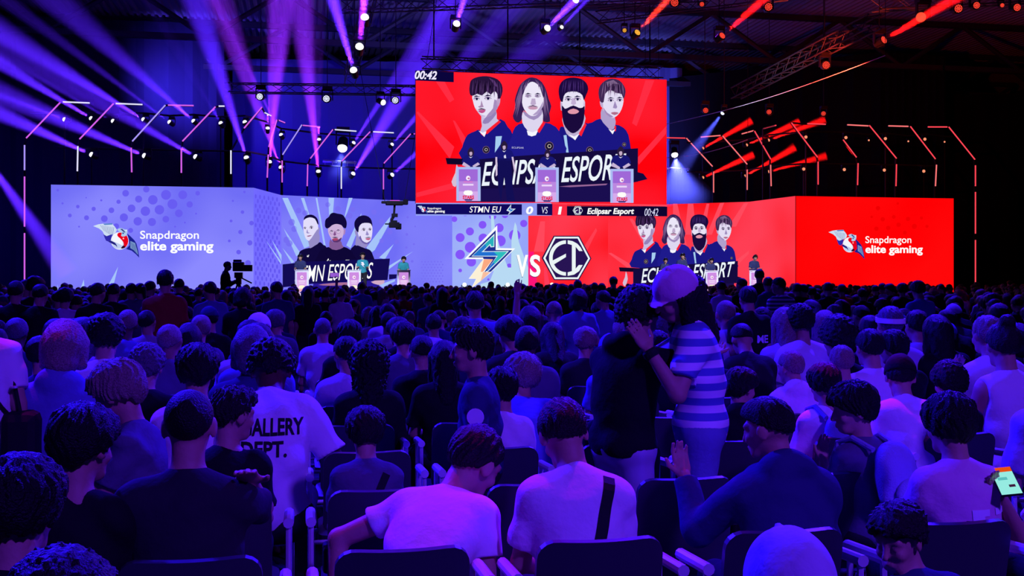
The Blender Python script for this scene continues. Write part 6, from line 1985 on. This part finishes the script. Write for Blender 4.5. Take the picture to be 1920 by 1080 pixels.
# badge on the sleeve of the boy in profile
S_, E_ = k_P['SL'], k_P['EL']
c = S_ + (E_ - S_) * 0.36
q = Vector(c) + Vector((-0.078, 0, 0))
MB().lathe([(0.05, -0.004), (0.05, 0.004)], n=18, M=Matrix.Translation(Vector(c) + Vector((-0.086, -0.01, 0.0))) @ Matrix.Rotation(math.radians(90), 4, 'Y')).build('sleeve_badge', PWHITE, ps_P)
c = k_P['SR'] + (k_P['ER'] - k_P['SR']) * 0.55
# crossbody bag of the man with the strap
N, Pp = k_S['N'], k_S['P']
b = worn(ps_S, 'crossbody_bag', 'black crossbody bag strap across the back of a white T-shirt', 'bag')
MB().add(*back_strap(ps_S, 'shirt', (N[0] + 0.12, N[2] + 0.015), (Pp[0] - 0.02, Pp[2] + 0.05), 0.048)).build('strap', STRAPM, b)
MB().box((Pp[0] - 0.2, Pp[1] + 0.06, Pp[2] + 0.0), (0.08, 0.2, 0.16)).build('pouch', STRAPM, b, bevel=0.02)
MB().box((0, 0, 0), (0.05, 0.02, 0.03)).build('buckle', CHROME, b, back_point(bvh_of(child(ps_S, 'shirt')), N[0] + 0.04, Pp[2] + 0.2, 0.016) or (0, 0, 0))
# strap of the boy beside the bending boy
pb = next(q for q in PEOPLE if q['ref'] == 'the boy with the black strap')
N, Pp = pb['k']['N'], pb['k']['P']
b = worn(pb['root'], 'crossbody_bag', 'black strap over the dark grey back left of the bending boy', 'bag')
MB().add(*back_strap(pb['root'], 'shirt', (N[0] + 0.11, N[2] - 0.02), (Pp[0] - 0.1, Pp[2] + 0.06), 0.045)).build('strap', STRAPM, b)
MB().box((Pp[0] - 0.21, Pp[1] + 0.05, Pp[2]), (0.08, 0.18, 0.15)).build('pouch', STRAPM, b, bevel=0.02)
# shoulder bag of the standing person at the left edge
N, Pp = k_F['N'], k_F['P']
b = worn(ps_F, 'shoulder_bag', 'black shoulder bag hanging beside the standing white T-shirt at the left edge', 'bag')
v, f = back_strap(ps_F, 'shirt', (N[0] + 0.02, N[2] - 0.04), (N[0] + 0.20, Pp[2] + 0.12), 0.018)
MB().add(v, f).build('strap', STRAPM, b)
MB().tube([(N[0] + 0.20, -0.02, N[2] - 0.08), (N[0] + 0.24, -0.06, N[2] - 0.25), (N[0] + 0.27, -0.08, Pp[2] + 0.12)], 0.012).build('strap', STRAPM, b)
MB().box((N[0] + 0.27, -0.02, Pp[2] - 0.06), (0.2, 0.26, 0.42)).build('pouch', STRAPM, b, bevel=0.05)
MB().lathe([(0.02, 0.0), (0.02, 0.012)], n=10, M=Matrix.Translation(Vector((N[0] + 0.235, -0.08, N[2] - 0.22)))).build('ring', CHROME, b)


def backpack(r, k, m, label, x=0.0, s=1.0):
    """soft pack on a back: sack, pocket, lid and two shoulder straps"""
    N, M_, up, f, rr = (Vector(k[q]) for q in ('N', 'M', 'up', 'f', 'r'))
    b = worn(r, 'backpack', label, 'backpack')
    c = M_ + up * 0.07 - f * 0.20
    R = Matrix((rr, f, up)).transposed()
    F_ = Field((-0.2, -0.15, -0.27), (0.2, 0.15, 0.27), 0.016)
    F_.ell((0, 0, -0.03), (0.145 * s, 0.085, 0.2 * s), None, 0.03)
    F_.ell((0, 0.0, 0.1), (0.12 * s, 0.075, 0.11 * s), None, 0.04)
    F_.f += wrinkles(F_.ax[0][:, None, None], F_.ax[1][None, :, None], F_.ax[2][None, None, :], 5, 0.006).astype(np.float32)
    v, q = F_.mesh()
    v = v @ np.array(R).T + np.array(c)
    o = bpy.data.objects.new('sack', mesh_from('sack', v, q, m))
    COL.objects.link(o)
    o.parent = b
    F_ = Field((-0.2, -0.2, -0.27), (0.2, 0.1, 0.2), 0.016)
    F_.ell((0, -0.075, -0.09), (0.11 * s, 0.045, 0.1 * s), None, 0.03)
    v, q = F_.mesh()
    v = v @ np.array(R).T + np.array(c)
    o = bpy.data.objects.new('pocket', mesh_from('pocket', v, q, m))
    COL.objects.link(o)
    o.parent = b
    for sg in (-1, 1):
        pts = [c + rr * sg * 0.09 + up * 0.17 + f * 0.05, N + rr * sg * 0.105 + up * 0.045 - f * 0.03, N + rr * sg * 0.115 + up * 0.03 + f * 0.07, M_ + rr * sg * 0.13 + f * 0.14 + up * 0.08, M_ + rr * sg * 0.15 + f * 0.02 - up * 0.08]
        MB().tube(pts, 0.017, n=8).build('shoulder_strap', m, b)
    return b


backpack(ps_B, k_B, mat('pack_blue', (0.30, 0.34, 0.55), 0.7, bump=(120, 0.3)), 'pale blue backpack worn by the boy with the black fringe')
backpack(ps_K, k_K, mat('pack_denim', (0.16, 0.2, 0.4), 0.8, bump=(160, 0.3)), 'denim backpack worn over a white shirt, right half of the middle rows')
# headband
H, R = k_H['H'], k_H['R']
vs = []
for i in range(28):
    a = 2 * math.pi * i / 28
    for z, g in ((-0.004, 0), (0.03, 0.0), (0.03, -0.01), (-0.004, -0.01)):
        vs.append(H + R @ (np.array([(0.092 + g) * math.cos(a), -0.014 + (0.112 + g) * math.sin(a), z + 0.014 + 0.02 * math.sin(a)]) * 1.06))
MB().add(vs, [(4 * i + j, 4 * i + (j + 1) % 4, 4 * ((i + 1) % 28) + (j + 1) % 4, 4 * ((i + 1) % 28) + j) for i in range(28) for j in range(4)]).build('headband', PWHITE, ps_H)
# watch of the woman in the cap, and stripes of her top
W_, E_ = Vector(k_W['WL']), Vector(k_W['EL'])
d = (W_ - E_).normalized()
MB().lathe([(0.036, -0.02), (0.04, -0.008), (0.04, 0.012), (0.035, 0.022)], n=16, M=Matrix.Translation(W_ - d * 0.025) @ d.to_track_quat('Z', 'Y').to_matrix().to_4x4()).build('watch', STRAPM, ps_W)


def striped(name, a, b, period, split):
    m = bpy.data.materials.new(name)
    m.use_nodes = True
    nt = m.node_tree
    bs = nt.nodes['Principled BSDF']
    bs.inputs['Roughness'].default_value = 0.85
    tc, sx, mo, cr, mx = (nt.nodes.new(q) for q in ('ShaderNodeTexCoord', 'ShaderNodeSeparateXYZ', 'ShaderNodeMath', 'ShaderNodeMath', 'ShaderNodeMix'))
    mo.operation = 'FRACT'
    dv = nt.nodes.new('ShaderNodeMath')
    dv.operation = 'DIVIDE'
    dv.inputs[1].default_value = period
    cr.operation = 'GREATER_THAN'
    cr.inputs[1].default_value = split
    mx.data_type = 'RGBA'
    nt.links.new(tc.outputs['Object'], sx.inputs[0])
    nt.links.new(sx.outputs['Z'], dv.inputs[0])
    nt.links.new(dv.outputs[0], mo.inputs[0])
    nt.links.new(mo.outputs[0], cr.inputs[0])
    nt.links.new(cr.outputs[0], mx.inputs[0])
    mx.inputs[6].default_value = (*a, 1)
    mx.inputs[7].default_value = (*b, 1)
    nt.links.new(mx.outputs[2], bs.inputs['Base Color'])
    return m


def set_one(r, nm, m):
    o = child(r, nm)
    o.material_slots[0].link = 'OBJECT'
    o.material_slots[0].material = m


set_one(ps_W, 'shirt', striped('striped_knit', (0.10, 0.16, 0.5), (0.85, 0.85, 0.88), 0.072, 0.5))
set_one(ps_Z, 'shirt', striped('striped_jersey', (0.02, 0.03, 0.12), (0.85, 0.85, 0.88), 0.06, 0.55))
# phones
ph = empty('phone', P(1886, 903, 3.66))
tag(ph, 'phone with a lit screen held at the right edge', 'phone')
ph.rotation_euler = (math.radians(28), math.radians(-8), math.radians(-22))
MB().box((0, 0, 0), (0.072, 0.15, 0.008)).build('case', DARKM, ph, bevel=0.003)
f = MB().box((0, 0, 0.0045), (0.066, 0.142, 0.001), glow((150, 235, 225)))
f.box((0, 0.058, 0.0055), (0.066, 0.024, 0.001), glow((230, 80, 20)))
f.box((0.012, -0.03, 0.0055), (0.02, 0.012, 0.001), glow((60, 20, 60))).box((-0.008, 0.01, 0.0055), (0.03, 0.014, 0.001), glow((90, 190, 190)))
f.build('display', None, ph)
pr = next(q for q in PEOPLE if q['px'] == 609)
T = Vector(pr['k']['WR']) * pr['root'].scale[0] + pr['root'].location
ph = empty('phone', T + Vector((-0.03, 0.03, 0.13)))
tag(ph, 'phone held up below the first banner words', 'phone')
MB().box((0, 0, 0), (0.15, 0.01, 0.075)).build('case', DARKM, ph)
MB().box((0, -0.006, 0), (0.14, 0.002, 0.066)).build('display', glow((150, 90, 210)), ph)
# white number on the red football shirt
rj = next(q for q in PEOPLE if q['px'] == 757 and q['top'] == 542)
N = rj['k']['N']
back_text(rj['root'], 'shirt', '7', (N[0] - 0.07, N[2] - 0.14, N[0] + 0.05, N[2] - 0.36), PWHITE, 0.03)
# lightning print on the teal shirts
for q in PEOPLE:
    if q['top'] in (474,) and q['d'] == 50.6:
        c = q['k']['M'] + q['k']['up'] * 0.1
        bl = [(-0.02, 0.1), (0.08, 0.1), (0.03, 0.02), (0.09, 0.02), (-0.07, -0.14), (-0.02, -0.02), (-0.08, -0.02)]
        MB().add([(c[0] + a, c[1] + 0.16, c[2] + b) for a, b in bl], [tuple(range(7))]).build('lightning_print', PWHITE, q['root'])

# ---------------------------------------------------------------- the rest of the seated audience, row by row
random.seed(11)
POSES = [S(), S(yaw=22, pitch=14), S(yaw=-24, pitch=12), S(lean=18, pitch=24, arms='phone'), S(lean=10, roll=8, yaw=12), S(lean=14, roll=-7, yaw=-14, pitch=4), S(lean=28, pitch=30, arms='chin')]
STY = ['short', 'short', 'mop', 'short', 'fade', 'curly', 'long', 'bob', 'mop', 'cap', 'buzz', 'afro']
SHORT = {'short': 'short {c} hair', 'mop': '{c} mop of hair', 'fade': 'cropped {c} hair', 'curly': 'curly {c} hair', 'long': 'long {c} hair', 'bob': 'bobbed {c} hair', 'cap': '{k} cap', 'buzz': 'shaved {c} hair', 'afro': 'round {c} afro'}
LAND = [(60, 'the tall violet neon arch'), (150, 'the first screen\'s left edge'), (215, 'the winged emblem at left'), (262, 'the left white words\' start'), (320, 'the man in dark red'), (400, 'the left white words\' end'), (470, 'the broadcast camera'), (530, 'the narrow lilac screen face'), (590, 'the first podium'), (635, 'the first banner words'), (695, 'the middle podium'), (735, 'the long fair hair'), (785, 'the red football shirt'), (850, 'the score bar\'s left end'),
        (905, 'the lightning emblem\'s tip'), (960, 'the lightning emblem'), (1015, 'the letters between the emblems'), (1065, 'the hexagon emblem\'s left half'), (1112, 'the hexagon emblem\'s right half'), (1180, 'the stiff upright hair'), (1240, 'the red wall\'s leftmost player'), (1310, 'the pink cap'), (1360, 'the podium by the words'), (1405, 'the black banner\'s right end'), (1450, 'the rightmost podium'), (1495, 'the red wall\'s dark seam'), (1550, 'the red screen\'s left edge'), (1615, 'the winged emblem at right'), (1670, 'the right white words\' start'), (1730, 'the right white words\' end'), (1790, 'the red screen\'s right edge'), (1850, 'the tall red neon arch'), (9999, 'the dark at far right')]


def land(px):
    return next(n for e, n in LAND if px < e)


def clash(px, top, d):
    for q in PEOPLE:
        w = 0.17 * F / q['d']
        if abs(q['px'] - px) < 0.36 * F / d * 0.9 and abs(q['d'] - d) < 0.42:
            return True
        if q['hand'] and d < q['d'] and abs(q['px'] - px) < 0.5 * (w + 0.34 * F / d) and top < q['top'] + 1.2 * w * (1.0 if q['top'] > 560 else 1.3):
            return True
        if q['hand'] and d > q['d'] and abs(q['px'] - px) < 0.3 * w and top > q['top'] + 0.2 * w:
            return True
    return False


cand = []
for k in range(3, 24):
    for j in range(-22, 34):
        x, y = SEAT0 + SEATP * j + random.uniform(-0.06, 0.06), ROW0 + ROWP * k + 0.3 + random.uniform(-0.05, 0.05)
        px, py, d = proj((x, y, 1.3))
        if -30 < px < 1950 and d < 19:
            cand.append((d, px, x, y, k, j))
cand.sort()
fill = []
for d, px, x, y, k, j in cand:
    if len(PEOPLE) >= 296:
        break
    if random.random() < (0.12 if d < 10 else 0.22):
        continue
    zt = random.gauss(1.27, 0.05)
    zt = max(1.14, min(1.38, zt))
    top = HOR + F * (CAMZ - zt) / d
    if clash(px, top, d):
        continue
    st = random.choice(STY)
    p = dict(random.choice(POSES))
    p['hair'] = 'short' if st == 'cap' else st
    ck = random.choice(['black', 'white', 'navy', 'blue'])
    if st == 'cap':
        p['cap'] = random.choice(['fwd', 'back'])
    sh = random.choice(['black', 'black', 'black', 'dark', 'dark', 'navy', 'navy', 'navy', 'slate', 'slate', 'blue', 'grey', 'white', 'white', 'lilac'])
    hc = random.choice(['black', 'black', 'black', 'brown', 'brown', 'brown', 'fair', 'grey'])
    r, kk = light_person(p, sh, hc, random.choice(['fair', 'fair', 'tan', 'dark']), ck)
    put(r, kk, p, px, top, d, 0)
    cn = {'dark': 'charcoal'}.get(sh, sh)
    desc = '%s, %s top' % (SHORT[st].format(c=hc, k=ck), cn)
    PEOPLE.append(dict(px=px, top=top, d=d, root=r, ref=None, sit=True, k=kk, hand=False, desc=desc, group='audience seated in rows'))
by = {}
for q in PEOPLE:
    by.setdefault(land(q['px']), []).append(q)
for n, L in by.items():
    L.sort(key=lambda q: q['top'])
    m = 0
    for q in L:
        if not q['desc']:
            continue
        m += 1
        q['root']['label'] = '%s, %s head down below %s' % (q['desc'], ORD[m - 1], n)
        q['root']['category'] = 'person'
        q['root']['group'] = q['group']
    for q in L:
        if q['hand'] and not q['root'].get('label'):
            q['root']['label'] = 'person under ' + n

# everyone farther back in the hall, too many to count: one crowd
random.seed(5)
tpl = []
for p in (S(), S(yaw=20, hair='mop'), S(yaw=-20, lean=14, pitch=16), S(hair='long'), S(hair='curly', yaw=8)):
    k = skeleton(p)
    parts = []
    for fn, vx in ((body_mesh, 0.042), (shirt_mesh, 0.045), (hair_mesh, 0.03)):
        v, q = fn(p, k, vx)
        keep = v[:, 2] > 0.62
        q = q[keep[q].all(1)]
        used = np.unique(q)
        mp = np.full(len(v), -1)
        mp[used] = np.arange(len(used))
        parts.append((v[used], mp[q]))
    tpl.append((parts, head_top(p, k)))
cm = [SKIN['fair'], SKIN['tan'], HAIRC['black'], HAIRC['brown'], HAIRC['fair'], CL['black'], CL['dark'], CL['navy'], CL['blue'], CL['white'], CL['lilac'], CL['red']]
V, Q, MI, nv = [], [], [], 0
indiv = [(q['root'].location.x, q['root'].location.y) for q in PEOPLE]
for k in range(3, 46):
    for j in range(-48, 72):
        x, y = SEAT0 + SEATP * j + random.uniform(-0.08, 0.08), ROW0 + ROWP * k + 0.3 + random.uniform(-0.08, 0.08)
        px, py, d = proj((x, y, 1.3))
        if not -20 < px < 1940 or d < 17.8 or random.random() < 0.25 or y > 42.5:
            continue
        if any(abs(a - x) < 0.45 and abs(b - y) < 0.5 for a, b in indiv):
            continue
        zt = random.gauss(1.27, 0.06)
        top = HOR + F * (CAMZ - zt) / d
        if any(q['hand'] and q['d'] > d and abs(q['px'] - px) < 0.09 * F / q['d'] + 0.12 * F / d and top < q['top'] + 0.2 * F / q['d'] for q in PEOPLE):
            continue
        parts, T = random.choice(tpl)
        s = zt / T[2]
        ms = (random.choice([0, 0, 1]), random.choice([5, 5, 6, 7, 7, 8, 9, 10, 11, 5]), random.choice([2, 2, 3, 4]))
        for (v, q), mi in zip(parts, ms):
            V.append(v * s + np.array([x, y, 0]))
            Q.append(q + nv)
            MI.append(np.full(len(q), mi))
            nv += len(v)
me = mesh_from('crowd', np.concatenate(V), np.concatenate(Q), cm[0])
for m in cm[1:]:
    me.materials.append(m)
me.polygons.foreach_set('material_index', np.concatenate(MI).astype(np.int32))
me.update()
o = bpy.data.objects.new('crowd', me)
COL.objects.link(o)
tag(o, 'dense far rows of the audience in front of the stage', 'crowd', None, 'stuff')

# chairs: say whose they are
for o, k, j in CHAIRS:
    x, y = o.location.x, o.location.y + 0.3
    best = None
    for q in PEOPLE:
        if q['sit']:
            dd = math.hypot(q['root'].location.x - x, (q['root'].location.y - y))
            if dd < 0.42 and (best is None or dd < best[0]):
                best = (dd, q)
    px = proj((x, y, 0.8))[0]
    if best and best[1]['ref'] and not best[1].get('chair'):
        best[1]['chair'] = True
        lab = 'dark shell chair with chrome arms under ' + best[1]['ref']
    else:
        who = sorted((q for q in PEOPLE if q['ref']), key=lambda q: math.hypot(q['root'].location.x - x, q['root'].location.y - y))[0]
        dx, dy = x - who['root'].location.x, y - who['root'].location.y
        n1 = max(1, round(abs(dx) / SEATP))
        n2 = max(1, round(abs(dy) / ROWP))
        lab = 'dark chair'
        if abs(dx) > 0.3:
            lab += ', %s seat %s' % (ORD[n1 - 1], 'right' if dx > 0 else 'left')
        if abs(dy) > 0.43:
            lab += ', %s row %s' % (ORD[n2 - 1], 'ahead' if dy > 0 else 'behind')
        lab += ' of ' + who['ref']
    tag(o, lab, 'chair', 'chrome-armed chairs in rows')
